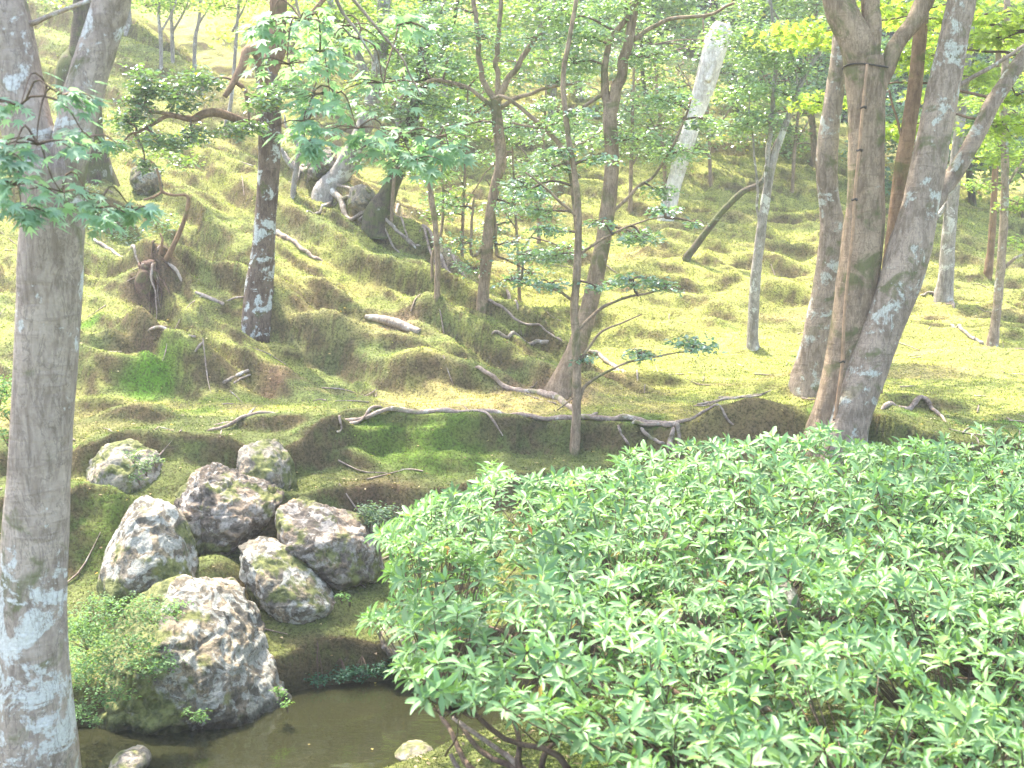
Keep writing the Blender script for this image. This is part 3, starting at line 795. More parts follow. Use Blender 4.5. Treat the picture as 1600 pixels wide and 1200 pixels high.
# --- tree with spreading horizontal limbs
d5 = gd(757, 470)
tree('spreading_tree', 'straight trunk with a fan of thin spreading limbs left of centre, rooted on the ridge', 'tree', d5,
     [[(754, 478, 24), (758, 430, 21), (762, 380, 21), (766, 330, 18), (774, 290, 19), (783, 250, 21), (778, 200, 20), (774, 150, 19)]],
     [[(776, 165, 13), (755, 120, 10), (745, 60, 9), (740, -20, 8), (735, -200, 7)], [(776, 160, 14), (800, 115, 11), (830, 70, 9), (865, 10, 8), (900, -120, 7)],
      [(778, 170, 9), (820, 148, 7), (860, 138, 6), (905, 130, 5)], [(776, 172, 9), (735, 140, 7), (690, 125, 6), (650, 135, 5), (612, 165, 4)],
      [(778, 150, 10), (775, 80, 9), (782, 0, 8), (790, -200, 6)], [(764, 365, 7), (740, 400, 6), (735, 350, 5), (742, 310, 4)], [(776, 400, 7), (774, 370, 6), (770, 330, 5)]],
     [(640, 140, 50), (700, 100, 60), (760, 60, 60), (830, 60, 60), (870, 130, 50), (740, 180, 55), (690, 200, 45), (820, 200, 50), (720, 380, 40), (740, 420, 34), (800, 380, 40), (830, 430, 34), (700, 320, 40), (800, 320, 36), (650, 60, 50), (690, 20, 50), (900, 30, 60)],
     thin=.84, bark_='bark_brown', pal='teal', L=.045, n=5200, lm='leaf_gloss', flat=.4, flare=(.5, .15), top=(600, 1.6, 1.6))

# --- the centre pair
d6 = gd(876, 622)
tree('flared_tree', 'tree with a flared grey stump-like foot forking high behind the thin sapling', 'tree', d6,
     [[(872, 628, 62), (882, 595, 46), (900, 550, 36), (917, 495, 33), (932, 430, 31), (944, 370, 29), (952, 300, 27), (956, 240, 26), (953, 190, 26), (955, 160, 24)]],
     [[(953, 185, 19), (946, 130, 15), (948, 80, 11), (970, 40, 10), (1000, -10, 9), (1040, -120, 8)], [(956, 175, 22), (968, 120, 20), (982, 70, 18), (990, 20, 16), (990, -40, 15), (985, -300, 10)],
      [(975, 75, 8), (1010, 45, 8), (1050, 28, 7), (1100, 22, 6), (1150, 5, 5)], [(945, 145, 7), (900, 175, 6), (850, 200, 5), (800, 190, 4)], [(905, 400, 7), (885, 250, 9), (850, 200, 8), (800, 160, 7), (770, 150, 6)],
      [(948, 340, 7), (990, 300, 6), (1040, 250, 5), (1080, 150, 4)]],
     [(1010, 90, 50), (930, 60, 55), (900, 100, 50), (1040, 160, 50), (1000, 220, 45), (1060, 240, 45), (1030, 300, 35), (890, 200, 45), (860, 260, 45), (840, 330, 42), (870, 400, 36), (1000, 370, 34), (880, 20, 55), (980, 10, 50), (820, 290, 40), (1100, 190, 36)],
     thin=.84, bark_='bark_brown', pal='pale', L=.045, n=6500, lm='leaf_gloss', flat=.38, flare=(.9, .16), top=(750, 1.6, 1.8))
d6b = gd(898, 700)
tree('sapling', 'thin straight sapling rooted by the long root, with low sprays of bluish leaves', 'sapling', d6b,
     [[(898, 702, 17), (901, 640, 14), (901, 560, 14), (898, 480, 13), (903, 400, 12), (903, 320, 10), (896, 260, 9), (886, 200, 9), (880, 120, 8), (890, 60, 7), (905, -40, 6), (910, -200, 5)]],
     [[(903, 640, 6), (912, 605, 5), (960, 575, 4), (1010, 560, 3), (1080, 550, 2)], [(902, 570, 5), (930, 525, 4), (965, 505, 3), (1000, 490, 2)], [(900, 520, 6), (940, 480, 5), (990, 465, 4), (1040, 450, 2)],
      [(898, 620, 3), (870, 640, 2)], [(897, 470, 5), (860, 450, 4), (800, 440, 2)], [(902, 400, 5), (950, 370, 4), (990, 350, 3), (1040, 340, 2)], [(903, 340, 5), (860, 300, 4), (820, 270, 3)]],
     [(1085, 540, 46), (1000, 555, 34), (910, 560, 22), (1040, 445, 40), (985, 440, 36), (930, 450, 26), (860, 445, 36), (800, 440, 32), (1000, 375, 40), (860, 360, 36), (830, 300, 40), (940, 350, 30), (1040, 330, 34), (870, 240, 36), (940, 250, 36), (900, 180, 40), (820, 400, 36), (1090, 350, 22)],
     bark_='bark_brown', pal='teal', L=.045, n=3000, lm='leaf_gloss', flat=.3, sides=8)

# --- slim trunk right of centre and its leaning neighbour
d7 = gd(1178, 542)
tree('slim_tree', 'slim pale spotted trunk standing alone on the bright moss right of centre', 'tree', d7,
     [[(1176, 545, 22), (1177, 500, 17), (1181, 430, 16), (1188, 370, 15), (1197, 310, 14), (1206, 260, 12), (1220, 215, 10), (1240, 160, 8), (1262, 110, 7), (1290, 60, 6), (1320, -60, 5)]],
     [[(1197, 300, 9), (1203, 220, 8), (1210, 140, 7), (1208, 60, 5), (1200, -60, 4)], [(1215, 225, 5), (1245, 150, 4), (1230, 60, 3), (1200, 0, 3)], [(1180, 420, 4), (1185, 320, 4), (1175, 220, 3), (1170, 130, 2)]],
     [(1210, 90, 60), (1160, 140, 50), (1250, 60, 50), (1190, 190, 45), (1230, 150, 42), (1140, 200, 40), (1250, 110, 34), (1160, 60, 55)],
     bark_='bark_pale', pal='pale', L=.055, n=4500, lm='leaf_gloss', flat=.45, sides=10, top=(700, 1.2, 1.3))
d7b = gd(1072, 405)
tree('leaning_sapling', 'bare dark stem leaning right across the far moss slope', 'sapling', d7b,
     [[(1072, 406, 14), (1090, 380, 11), (1125, 335, 10), (1160, 300, 9), (1190, 284, 8), (1205, 240, 6), (1225, 200, 5)]], [], bark_='bark_dark', sides=8)

# --- the right-hand group
d8 = gd(1262, 600)
tree('grey_tree', 'grey speckled trunk curving up behind the two large stems, flared at its foot', 'tree', d8,
     [[(1262, 606, 62), (1272, 560, 50), (1284, 490, 43), (1296, 410, 40), (1300, 350, 36), (1294, 300, 33), (1292, 250, 32), (1298, 190, 30), (1308, 120, 27), (1314, 60, 24), (1318, -20, 22), (1325, -260, 18)]],
     [[(1308, 350, 10), (1316, 400, 9), (1330, 330, 8), (1345, 300, 6)]], bark_='bark_grey', flare=(.5, .14), top=(800, 1.8, 2.0), pal='bright', lm='leaf_bright', sides=18)
d9 = gd(1290, 672)
T9 = tree('brown_tree', 'largest brown trunk on the right with a bamboo splint, dividing into mossy limbs', 'tree', d9,
     [[(1284, 690, 62), (1294, 650, 56), (1308, 600, 54), (1324, 530, 60), (1338, 460, 64), (1346, 400, 64), (1352, 340, 60), (1354, 280, 56), (1354, 220, 54), (1354, 170, 56), (1352, 120, 60), (1350, 90, 58)]],
     [[(1350, 130, 50), (1340, 80, 52), (1322, 30, 50), (1308, -30, 46), (1295, -200, 38), (1280, -450, 26)],
      [(1358, 130, 34), (1362, 80, 30), (1362, 30, 28), (1360, -20, 27), (1365, -300, 20)],
      [(1368, 150, 28), (1386, 100, 26), (1412, 55, 24), (1434, 15, 27), (1450, -30, 28), (1490, -260, 20)]],
     bark_='bark_brown', flare=(.35, .12), top=(1100, 1.8, 2.4), pal='bright', lm='leaf_bright', sides=24, rough=.06)
d10 = d9 - .12
T10 = tree('grey_tree', 'large pale blotched trunk leaning right from the same foot as the splinted brown trunk', 'tree', d10,
     [[(1318, 695, 72), (1330, 655, 64), (1348, 600, 62), (1368, 545, 62), (1390, 490, 62), (1410, 430, 64), (1424, 380, 64), (1436, 330, 56), (1446, 280, 54), (1458, 220, 52), (1470, 160, 49), (1482, 100, 46), (1494, 40, 43), (1505, -20, 41), (1530, -250, 34), (1550, -450, 24)]],
     [[(1440, 345, 26, d10 + .2), (1478, 290, 26, d10 + .3), (1510, 235, 25, d10 + .3), (1540, 180, 24, d10 + .3), (1572, 130, 23, d10 + .3), (1610, 70, 22, d10 + .3), (1680, -60, 16, d10 + .3)],
      [(1465, 160, 7), (1500, 135, 7), (1550, 105, 6), (1600, 70, 5)], [(1395, 430, 30, d10 + .25), (1398, 390, 20, d10 + .3), (1410, 360, 18, d10 + .35), (1440, 330, 22, d10 + .3)]],
     [(1560, 60, 60, d10 + .6), (1500, 30, 55, d10 + .8), (1590, 150, 50, d10 + .5), (1430, 90, 80, d10 + 1.3), (1560, 200, 60, d10 + .6), (1420, 200, 70, d10 + 1.5), (1600, 30, 65, d10 + .4), (1440, 20, 90, d10 + 1.6), (1250, 60, 80, d10 + 2.5), (1280, 160, 60, d10 + 2.8)],
     bark_='bark_grey', flare=(.3, .12), top=(1000, 1.8, 2.4), pal='bright', lm='leaf_bright', L=.05, leaf='maple', n=2600, flat=.3, sides=24, rough=.06)
d11 = d9 + .9
tree('smooth_tree', 'narrow smooth orange brown trunk rising between the two large right stems', 'tree', d11,
     [[(1372, 520, 22), (1382, 470, 23), (1392, 400, 23), (1400, 340, 24), (1408, 270, 23), (1420, 200, 23), (1430, 130, 22), (1437, 60, 21), (1442, 0, 20), (1450, -200, 17), (1455, -400, 12)]],
     [[(1410, 230, 5), (1400, 180, 4), (1388, 140, 3)]], bark_='bark_smooth', top=(900, 1.5, 1.5), pal='bright', lm='leaf_bright', sides=14, rough=.04)
# bamboo splint tied to the brown trunk
bp = []
fr = np.array(FWD)
spl = [(1304, 672, 7, 0), (1308, 630, 7, 0), (1316, 570, 7, 0), (1319, 500, 6, 0), (1324, 440, 6, 0), (1332, 370, 6, 0), (1336, 300, 6, 0), (1343, 230, 6, 0), (1348, 170, 6, 0), (1355, 100, 5, 0)]
Pb = []; Rb = []
for (px, py, w, _) in spl:
    dd = d9 - .035 - W(56, d9) / 2 - .02
    Pb.append(tuple(PT(px, py, dd))); Rb.append(W(w, dd) / 2 * .85)
bam = thing('bamboo_splint', Pb[0], 'long thin bamboo pole tied with dark twine against the largest brown trunk', 'bamboo pole')
mk('pole', tube(Pb, Rb, 8, n=60, rough=.02), M['bamboo'], bam)
for py, px in ((168, 1349), (235, 1343), (312, 1335), (565, 1316), (655, 1306)):
    c = np.array(PT(px, py, d9 - .02 - W(56, d9) / 2 - .03))
    ang = np.linspace(0, 2 * math.pi, 10)
    ring = [c + np.array([math.cos(a) * .016, math.sin(a) * .016, .004 * math.sin(3 * a)]) for a in ang]
    mk('node_tie', tube(ring, [.007] * 10, 6, n=20, rough=.2), M['twine'], bam)
ctr = np.array(PT(1352, 105, d9)); rr_ = W(66, d9) / 2
ring = [ctr + np.array([math.cos(a) * rr_, math.sin(a) * rr_, .01 * math.sin(2 * a)]) for a in np.linspace(0, 2 * math.pi, 24)]
mk('twine_band', tube(ring, [.006] * 24, 5, n=48, rough=.1), M['twine'], bam)

# --- far right
d13 = gd(1474, 468)
tree('grey_tree', 'purplish grey trunk with whitish roots behind the pale leaning right trunk', 'tree', d13,
     [[(1474, 470, 30), (1478, 430, 24), (1482, 370, 22), (1488, 310, 20), (1494, 250, 18), (1500, 190, 16), (1510, 100, 14), (1520, 0, 12), (1530, -200, 10)]],
     [[(1490, 300, 8), (1470, 330, 8), (1450, 355, 7)]], [(1520, 120, 60), (1480, 60, 55), (1560, 60, 60), (1450, 150, 45), (1530, 220, 45), (1570, 250, 50), (1400, 40, 50), (1500, 0, 60)],
     bark_='bark_pale', pal='bright', L=.06, leaf='maple', n=2600, lm='leaf_bright', flat=.3, flare=(.8, .14), top=(800, 1.4, 1.6))
d14 = gd(1552, 540)
tree('slim_tree', 'slim grey green trunk near the right edge of the photo', 'tree', d14,
     [[(1550, 542, 20), (1556, 500, 15), (1562, 440, 14), (1567, 370, 13), (1570, 300, 13), (1570, 240, 12), (1568, 170, 11), (1572, 60, 10), (1575, -40, 9), (1580, -240, 7)]],
     [[(1567, 420, 6), (1585, 402, 5), (1610, 395, 4)], [(1570, 300, 5), (1590, 260, 4), (1615, 230, 3)]],
     [(1590, 320, 36), (1560, 230, 40), (1600, 380, 34), (1530, 290, 34), (1590, 180, 45), (1540, 160, 40), (1610, 250, 40)], bark_='bark_grey', pal='mid', L=.05, n=1700, lm='leaf_soft', flat=.35, flare=(.5, .12), sides=10)
d15 = gd(1543, 432)
tree('slim_tree', 'small far trunk seen just left of the slim grey green one, higher on the slope', 'tree', d15,
     [[(1543, 434, 15), (1548, 390, 12), (1552, 330, 11), (1555, 270, 10), (1558, 200, 9), (1560, 60, 8)]], [], [(1540, 230, 50), (1570, 180, 50), (1520, 160, 50), (1560, 120, 60)], bark_='bark_smooth', pal='mid', L=.06, n=1500, sides=8)

# --- dead broken snag
ds = min(gd(1042, 345), 22)
sn = tree('broken_snag', 'pale split dead trunk with broken top leaning right in the upper middle', 'dead tree', ds,
     [[(1040, 345, 26), (1052, 290, 24), (1068, 235, 26), (1082, 190, 28), (1098, 140, 32), (1112, 95, 36), (1124, 55, 38), (1130, 38, 26)]], [], bark_='snag_wood', sides=16, rough=.14)
mk('splinter', tube(*path([(1104, 128, 12), (1122, 85, 12), (1136, 50, 9), (1139, 35, 3)], ds - .12), 7, rough=.2), M['snag_wood'], sn)

# --- small saplings
def sapling(label, pts, d=None, spr=(), bark_='bark_brown', pal='mid', n=500, L=.045, limbs=()):
    d = d or gd(pts[0][0], pts[0][1])
    return tree('sapling', label, 'sapling', d, [pts], limbs, spr, bark_=bark_, pal=pal, n=n, L=L, lm='leaf_gloss', flat=.4, sides=7)
sapling('thin brown sapling on the ridge between the leaning trunks and the spreading tree', [(683, 462, 10), (684, 410, 9), (680, 350, 9), (674, 310, 10), (670, 270, 6), (660, 220, 4)], spr=[(670, 270, 40), (650, 230, 36), (700, 250, 34)])
sapling('thin stem growing close on the left of the thin brown ridge sapling', [(676, 400, 5), (690, 360, 5), (692, 300, 4), (688, 240, 3)], gd(683, 462) + .5, spr=[(690, 240, 30), (700, 300, 26)], n=250)
sapling('forked whitish sapling among roots right beside the lichen trunk', [(458, 305, 9), (462, 270, 9), (468, 235, 8), (476, 200, 6), (490, 150, 5)], limbs=[[(462, 265, 7), (445, 245, 6), (438, 232, 5)], [(468, 235, 5), (450, 205, 4), (444, 180, 3)]], spr=[(480, 160, 36), (500, 120, 36)], n=350, bark_='bark_pale')
for px, py, w, pal, lab in ((612, 345, 6, 'pale', 'thin stem right beside the darker leaning trunk, topped with pale leaves'), (722, 400, 6, 'mid', 'thin stem close on the left of the spreading tree foot'), (812, 470, 6, 'teal', 'slender stem between the spreading tree and the centre sapling'),
                            (842, 380, 7, 'pale', 'thin pale leaved stem behind the slender one left of the centre sapling'), (985, 330, 7, 'teal', 'slender stem just right of the forked centre tree'), (1042, 330, 7, 'mid', 'dark slender stem at the foot of the broken snag'),
                            (1110, 290, 6, 'pale', 'thin stem on the far moss between the snag and the slim spotted trunk'), (1238, 300, 6, 'teal', 'thin stem on the far moss right of the slim spotted trunk')):
    dx = rnd.uniform(-14, 14)
    sapling(lab, [(px, py, w), (px + dx * .3, py - 70, w * .9), (px + dx, py - 160, w * .7), (px + dx * 1.6, py - 260, w * .45)], limbs=[[(px + dx * .3, py - 70, w * .5), (px + 30, py - 120, w * .35), (px + 55, py - 150, 2)], [(px + dx * .6, py - 110, w * .5), (px - 28, py - 150, w * .35), (px - 50, py - 190, 2)]],
            spr=[(px + rnd.gauss(0, 42), py - 60 - 240 * rnd.random(), rnd.uniform(24, 46)) for _ in range(13)], pal=pal, n=2200, L=.055, bark_='bark_brown')
for k, (x0, x1, x2, yb, lab) in enumerate(((252, 251, 248, 105, 'leftmost of four thin pale saplings on the upper left slope'), (270, 269, 268, 98, 'second from left of four thin pale saplings on the upper left slope'),
                                (304, 305, 312, 112, 'third from left of four thin pale saplings on the upper left slope'), (352, 362, 372, 200, 'rightmost of four thin pale saplings, lowest rooted on the upper left slope'))):
    g = G(x0, yb)
    tree('sapling', lab, 'sapling', g.y, [[(x0, yb, 6), (x1, yb - 50, 6), (x2, 20, 5), (x2 + 6, -80, 4)]], [[(x1, 50, 4), (x1 + 22, 10, 3), (x1 + 30, -20, 2)]], [(x2 - 20, 10, 50), (x2 + 20, -10, 50)], bark_='bark_pale', pal='mid', n=600, L=.06, group='thin saplings on the upper left slope', sides=7)

# --- far trees standing on the back hill, their crowns filling the top of the view
far_specs = [
    (200, 40, 'mid', 'bark_pale', 'far tree on the upper left slope behind the fork'),
    (455, 120, 'bright', 'bark_brown', 'far tree glimpsed just right of the lichen trunk'),
    (540, 90, 'mid', 'bark_dark', 'crooked far tree above the leaning trunks'),
    (625, 200, 'bright', 'bark_pale', 'far yellow green tree right of the leaning trunks'),
    (705, 230, 'mid', 'bark_pale', 'far tree left of the spreading tree'),
    (858, 195, 'pale', 'bark_pale', 'far pale tree between the spreading tree and the centre sapling'),
    (905, 150, 'pale', 'bark_pale', 'far whitish stem left of the centre fork'),
    (1018, 250, 'pale', 'bark_dark', 'far dark stem left of the broken snag'),
    (1150, 170, 'teal', 'bark_dark', 'far bluish leaved tree right of the broken snag'),
    (1215, 200, 'teal', 'bark_brown', 'far bluish leaved tree behind the slim spotted trunk'),
    (1275, 260, 'mid', 'bark_brown', 'far tree left of the grey speckled trunk'),
    (1415, 320, 'teal', 'bark_brown', 'far tree seen between the two large right stems'),
    (1520, 320, 'teal', 'bark_dark', 'far tree beside the purplish grey trunk'),
    (1600, 340, 'mid', 'bark_brown', 'far tree at the right edge of the photo'),
]
for k, (px, py, pal, bk, lab) in enumerate(far_specs):
    g = G(px, py); d = min(g.y, 27)
    x = g.x / g.y * d
    wpx = rnd.uniform(7, 13)
    tp = [(px, py, wpx * 1.3, d), (px + rnd.uniform(-8, 8), py - 70, wpx, d), (px + rnd.uniform(-18, 18), py - 180, wpx * .8, d), (px + rnd.uniform(-30, 30), py - 330, wpx * .6, d), (px + rnd.uniform(-30, 30), py - 480, wpx * .4, d)]
    spr = []
    for j in range(24):
        spr.append((px + rnd.gauss(0, 62), py - 30 - 340 * rnd.random() ** 1.05, rnd.uniform(32, 62), d + rnd.uniform(-1.2, 1.2)))
    low = [[(px, py - 60, wpx * .5, d), (px + rnd.choice((-1, 1)) * 30, py - 110, wpx * .35, d), (px + rnd.choice((-1, 1)) * 50, py - 150, wpx * .25, d)]]
    g0 = hz(*PT(px, py, d)[:2])
    tree('woodland_tree', lab, 'tree', d, [tp], low, spr, bark_=bk, pal=pal, L=.085, n=6600, flat=.55, lm='leaf_gloss' if pal in ('teal', 'pale', 'mid') else 'leaf_bright', sides=8, group='trees on the far slope', wr=.6, odd=(.5, .42, .05), oddp=.03, tilt=1.0)
# conifers at the crest and beyond
for k, (x, y, h) in enumerate(((3.0, 29, 8), (4.6, 31, 8), (1.0, 32, 7), (6.6, 33, 8), (-1.5, 35, 6), (9.2, 31, 8), (12.0, 34, 8), (-5, 36, 5), (15.5, 34, 8), (-9, 35, 5), (-13, 35, 5), (19, 33, 8))):
    z = hz(x, y)
    root = thing('cedar_tree', (x, y, z), 'tall dark cedar beyond the crest, ' + ['right behind the broken snag', 'just right of the snag', 'above the centre fork', 'above the slim spotted trunk', 'above the spreading tree', 'behind the grey speckled trunk', 'behind the two large right stems', 'above the leaning trunks', 'behind the right edge trunks', 'above the lichen trunk', 'behind the fork of the left tree', 'outside the right edge'][k], 'cedar', 'cedars beyond the crest')
    mk('trunk', tube([(x, y, z - .4), (x, y, z + h * .5), (x, y, z + h)], [.24, .17, .03], 10, n=24), M['bark_smooth'], root)
    n = 9000
    t = rng.random(n) ** .8; a = rng.uniform(0, 6.283, n); q = (1 - t) ** .7 * 2.3 * rng.random(n) ** .5 + .15
    lay = np.round(t * 26) / 26
    pos = np.column_stack([x + np.cos(a) * q, y + np.sin(a) * q, z + .8 + (h - .8) * lay - q * .35 + rng.normal(0, .12, n)])
    dv = np.column_stack([np.cos(a), np.sin(a), -.35 + rng.normal(0, .2, n)])
    V, T, C = leaves(pos, dv, np.column_stack([rng.normal(0, .3, n), rng.normal(0, .3, n), np.ones(n)]), .42 * rng.uniform(.6, 1.2, n), .15, 'oval', leafcol(n, *PAL['cedar'], .2))
    mk('crown', (V, T), M['leaf_soft'], root, C, False, kind='stuff')

# ------------------------------------------------------------------ rocks
def ico(sub):
    import bmesh
    bm = bmesh.new(); bmesh.ops.create_icosphere(bm, subdivisions=sub, radius=1)
    V = np.array([v.co[:] for v in bm.verts]); T = np.array([[v.index for v in f.verts] for f in bm.faces]); bm.free()
    return V, T
ICO = {s: ico(s) for s in (3, 5)}
def rock(name, label, outline, mat, thick, d=None, sub=5, seed=0, rough=.12, lean=0.0, mossy=(.07, .38, .05), grow=1.12, cat='rock', group='rocks of the pond bank'):
    """outline: pixel polygon (clockwise or not) of the visible silhouette; thick: depth in metres"""
    o = np.array(outline, float); cx, cy_ = (o.min(0) + o.max(0)) / 2
    o = np.array([cx, cy_]) + (o - np.array([cx, cy_])) * grow
    if d is None:
        d = gd(cx, min(o[:, 1].max() - 4, 1190)) + .05
    thick = thick * 1.15
    c = np.array(PT(cx, cy_, d + thick * .32))
    r2 = random.Random(seed)
    pol = np.column_stack([(o[:, 0] - cx) / F * d, -(o[:, 1] - cy_) / F * d])
    rm = np.hypot(pol[:, 0], pol[:, 1]).mean(); k_ = len(pol)
    pts = [(p[0], r2.uniform(-.25, .25) * thick, p[1]) for p in pol]
    for sg, sc, yy in ((-1, .80, .55), (-1, .50, .92), (1, .85, .5), (1, .55, .9)):
        for i in range(0, k_, 1 if sc > .7 else 2):
            f = sc * r2.uniform(.82, 1.08)
            pts.append((pol[i][0] * f + r2.uniform(-.05, .05) * rm, sg * thick * yy * r2.uniform(.75, 1.1), pol[i][1] * f + r2.uniform(-.05, .05) * rm))
    bm = bmesh.new()
    for p in pts: bm.verts.new(p)
    hull = bmesh.ops.convex_hull(bm, input=bm.verts)
    bmesh.ops.delete(bm, geom=list({g_ for g_ in hull['geom_interior'] + hull['geom_unused'] if isinstance(g_, bmesh.types.BMVert)}), context='VERTS')
    bmesh.ops.triangulate(bm, faces=bm.faces[:])
    for _ in range(5 if sub > 3 else 3):
        es = [e for e in bm.edges if e.calc_length() > (.016 if sub > 3 else .03)]
        if not es: break
        bmesh.ops.subdivide_edges(bm, edges=es, cuts=1, use_grid_fill=True); bmesh.ops.triangulate(bm, faces=[f for f in bm.faces if len(f.verts) > 3])
    for _ in range(2): bmesh.ops.smooth_vert(bm, verts=bm.verts[:], factor=.5, use_axis_x=True, use_axis_y=True, use_axis_z=True)
    bm.verts.index_update()
    P = np.array([v_.co[:] for v_ in bm.verts]); T = np.array([[v_.index for v_ in f.verts] for f in bm.faces]); bm.normal_update(); nn = np.array([v_.normal[:] for v_ in bm.verts]); bm.free()
    s = 1 / max(rm, .05)
    def f3(m, sd): return vnoise3((P[:, 0]) * s * m + 9, P[:, 1] * s * m + 5, P[:, 2] * s * m + 3, seed * 13 + sd) - .5
    crack = np.exp(-(f3(2.2, 7) / .035) ** 2) * .35 + np.exp(-(f3(1.3, 8) / .02) ** 2) * .4
    dis = rough * rm * (.7 * f3(2.0, 1) + .7 * f3(4.5, 2) + .6 * (.5 - np.abs(2 * f3(6, 3))) + .35 * (.5 - np.abs(2 * f3(13, 4))) + .22 * f3(26, 5) - crack)
    P = P + nn * dis[:, None]
    P[:, 1] += P[:, 2] * lean
    zn = (P[:, 2] - P[:, 2].min()) / np.ptp(P[:, 2]); xn = P[:, 0] / np.abs(P[:, 0]).max()
    mk_ = .55 * (f3(2.0, 21) + .6 * f3(5, 22) + .35 * f3(14, 23) + .25 * f3(30, 24))
    mk_ = mk_ + mossy[0] + mossy[1] * (1 - zn) + mossy[2] * -xn + .12 * nn[:, 2]
    wetz = c[2] + P[:, 2]
    mcol = np.column_stack([sstep(.28, .40, mk_) * .93, sstep(.07, .02, wetz + .04 * f3(6, 31)), np.zeros(len(P))])
    ob = link(name, mesh_np(name, P, T, M[mat], mcol, True), loc=c)
    return tag(ob, label, cat, group)
for _px, _py, _h, _r in ((150, 900, .16, .22), (420, 820, .20, .2), (330, 890, .12, .2), (440, 760, .14, .22), (250, 790, .16, .2), (130, 800, .2, .25)):
    pass
rock('boulder', 'tall grey rounded slab standing behind the front pond rock', [(155, 940), (165, 880), (185, 830), (205, 795), (225, 785), (262, 790), (280, 810), (288, 832), (282, 845), (295, 880), (310, 905), (300, 935), (240, 965)], 'rock_grey', .26, seed=3, d=6.75, rough=.07, lean=.25)
rock('boulder', 'large dark rock with a bright crest and a yellow lichen spot, above the tall slab', [(278, 775), (300, 750), (330, 735), (360, 745), (400, 762), (432, 778), (430, 800), (410, 815), (385, 850), (345, 880), (305, 880), (285, 840)], 'rock_dark', .36, seed=5, d=7.25, rough=.13, lean=.1)
rock('boulder', 'brown slanting boulder at the pond edge next to the azalea', [(440, 792), (470, 785), (520, 798), (572, 815), (590, 850), (592, 895), (580, 915), (540, 918), (500, 900), (465, 860), (440, 825)], 'rock_dark', .34, seed=8, d=7.05, rough=.10)
rock('pond_rock', 'mossy pond rock with a white crest, foremost at the water', [(160, 1120), (168, 1020), (205, 955), (255, 915), (290, 908), (330, 925), (358, 940), (380, 965), (398, 1010), (420, 1050), (448, 1095), (440, 1118), (400, 1130), (330, 1137), (250, 1132)], 'rock_grey', .42, seed=12, d=6.15, rough=.10, lean=.3, mossy=(.10, .50, .46))
rock('boulder', 'low lichen spotted slab between the dark rock and the moss bank', [(380, 860), (410, 850), (450, 865), (480, 890), (510, 920), (525, 945), (505, 965), (460, 968), (410, 940), (385, 900)], 'rock_grey', .24, seed=18, d=6.72, rough=.09, lean=.4, grow=1.16)
rock('boulder', 'tan earthy boulder set in the bank behind the left trunk', [(135, 775), (140, 730), (165, 705), (205, 695), (240, 712), (255, 745), (245, 775), (200, 798), (150, 798)], 'rock_moss', .28, seed=21, d=7.65, rough=.10, grow=1.2, mossy=(.16, .25, .05))
rock('boulder', 'weathered tan rock half sunk in the moss bank above the dark rock', [(372, 765), (375, 710), (395, 695), (430, 692), (452, 715), (458, 755), (440, 785), (400, 785)], 'rock_moss', .24, seed=24, d=7.75, rough=.10, grow=1.15, mossy=(.14, .25, -.15))
rock('stone', 'small pale stone between the tall slab and the lichen spotted slab', [(338, 925), (345, 905), (365, 904), (378, 918), (388, 950), (380, 970), (350, 960)], 'rock_grey', .10, seed=27, d=6.7, sub=3, rough=.12)
rock('stone', 'moss topped stone rising from the pond near the bottom edge', [(165, 1215), (175, 1185), (200, 1172), (225, 1173), (235, 1190), (215, 1215)], 'rock_moss', .14, seed=30, d=5.35, sub=3)
rock('stone', 'dark angular stone at the water under the azalea edge', [(590, 985), (605, 975), (640, 985), (655, 1010), (640, 1030), (610, 1020), (595, 1005)], 'rock_dark', .16, seed=33, d=6.5, sub=3, rough=.15)
rock('stone', 'grey stone half hidden inside the azalea at the gap', [(1195, 960), (1205, 915), (1225, 905), (1245, 925), (1250, 965), (1235, 990), (1205, 990)], 'rock_grey', .14, seed=36, d=4.55, sub=3)
rock('stone', 'flat mossy stone on the near bank at the bottom edge of the pond', [(615, 1178), (630, 1166), (660, 1163), (680, 1170), (670, 1185), (630, 1188)], 'rock_moss', .1, seed=39, d=5.38, sub=3, mossy=(.15, .3, 0))
rock('boulder', 'rounded grey boulder embedded in the upper left slope', [(205, 285), (212, 265), (230, 258), (246, 268), (250, 290), (240, 310), (220, 308)], 'rock_grey', .24, seed=42, d=gd(228, 308) + .1, sub=3, group='rocks on the slope')
rock('boulder', 'dark mossy lump between the two leaning trunks on the ridge', [(545, 320), (550, 295), (568, 290), (582, 300), (588, 325), (570, 335)], 'rock_moss', .2, seed=45, d=gd(568, 335) + .05, sub=3, group='rocks on the slope')
rock('boulder', 'rough dark root ball between the lichen trunk and the pale leaning trunk', [(482, 280), (490, 250), (515, 238), (540, 250), (545, 275), (530, 292), (500, 298)], 'rock_dark', .3, seed=47, d=gd(512, 300) + .25, sub=3, rough=.3, group='rocks on the slope')

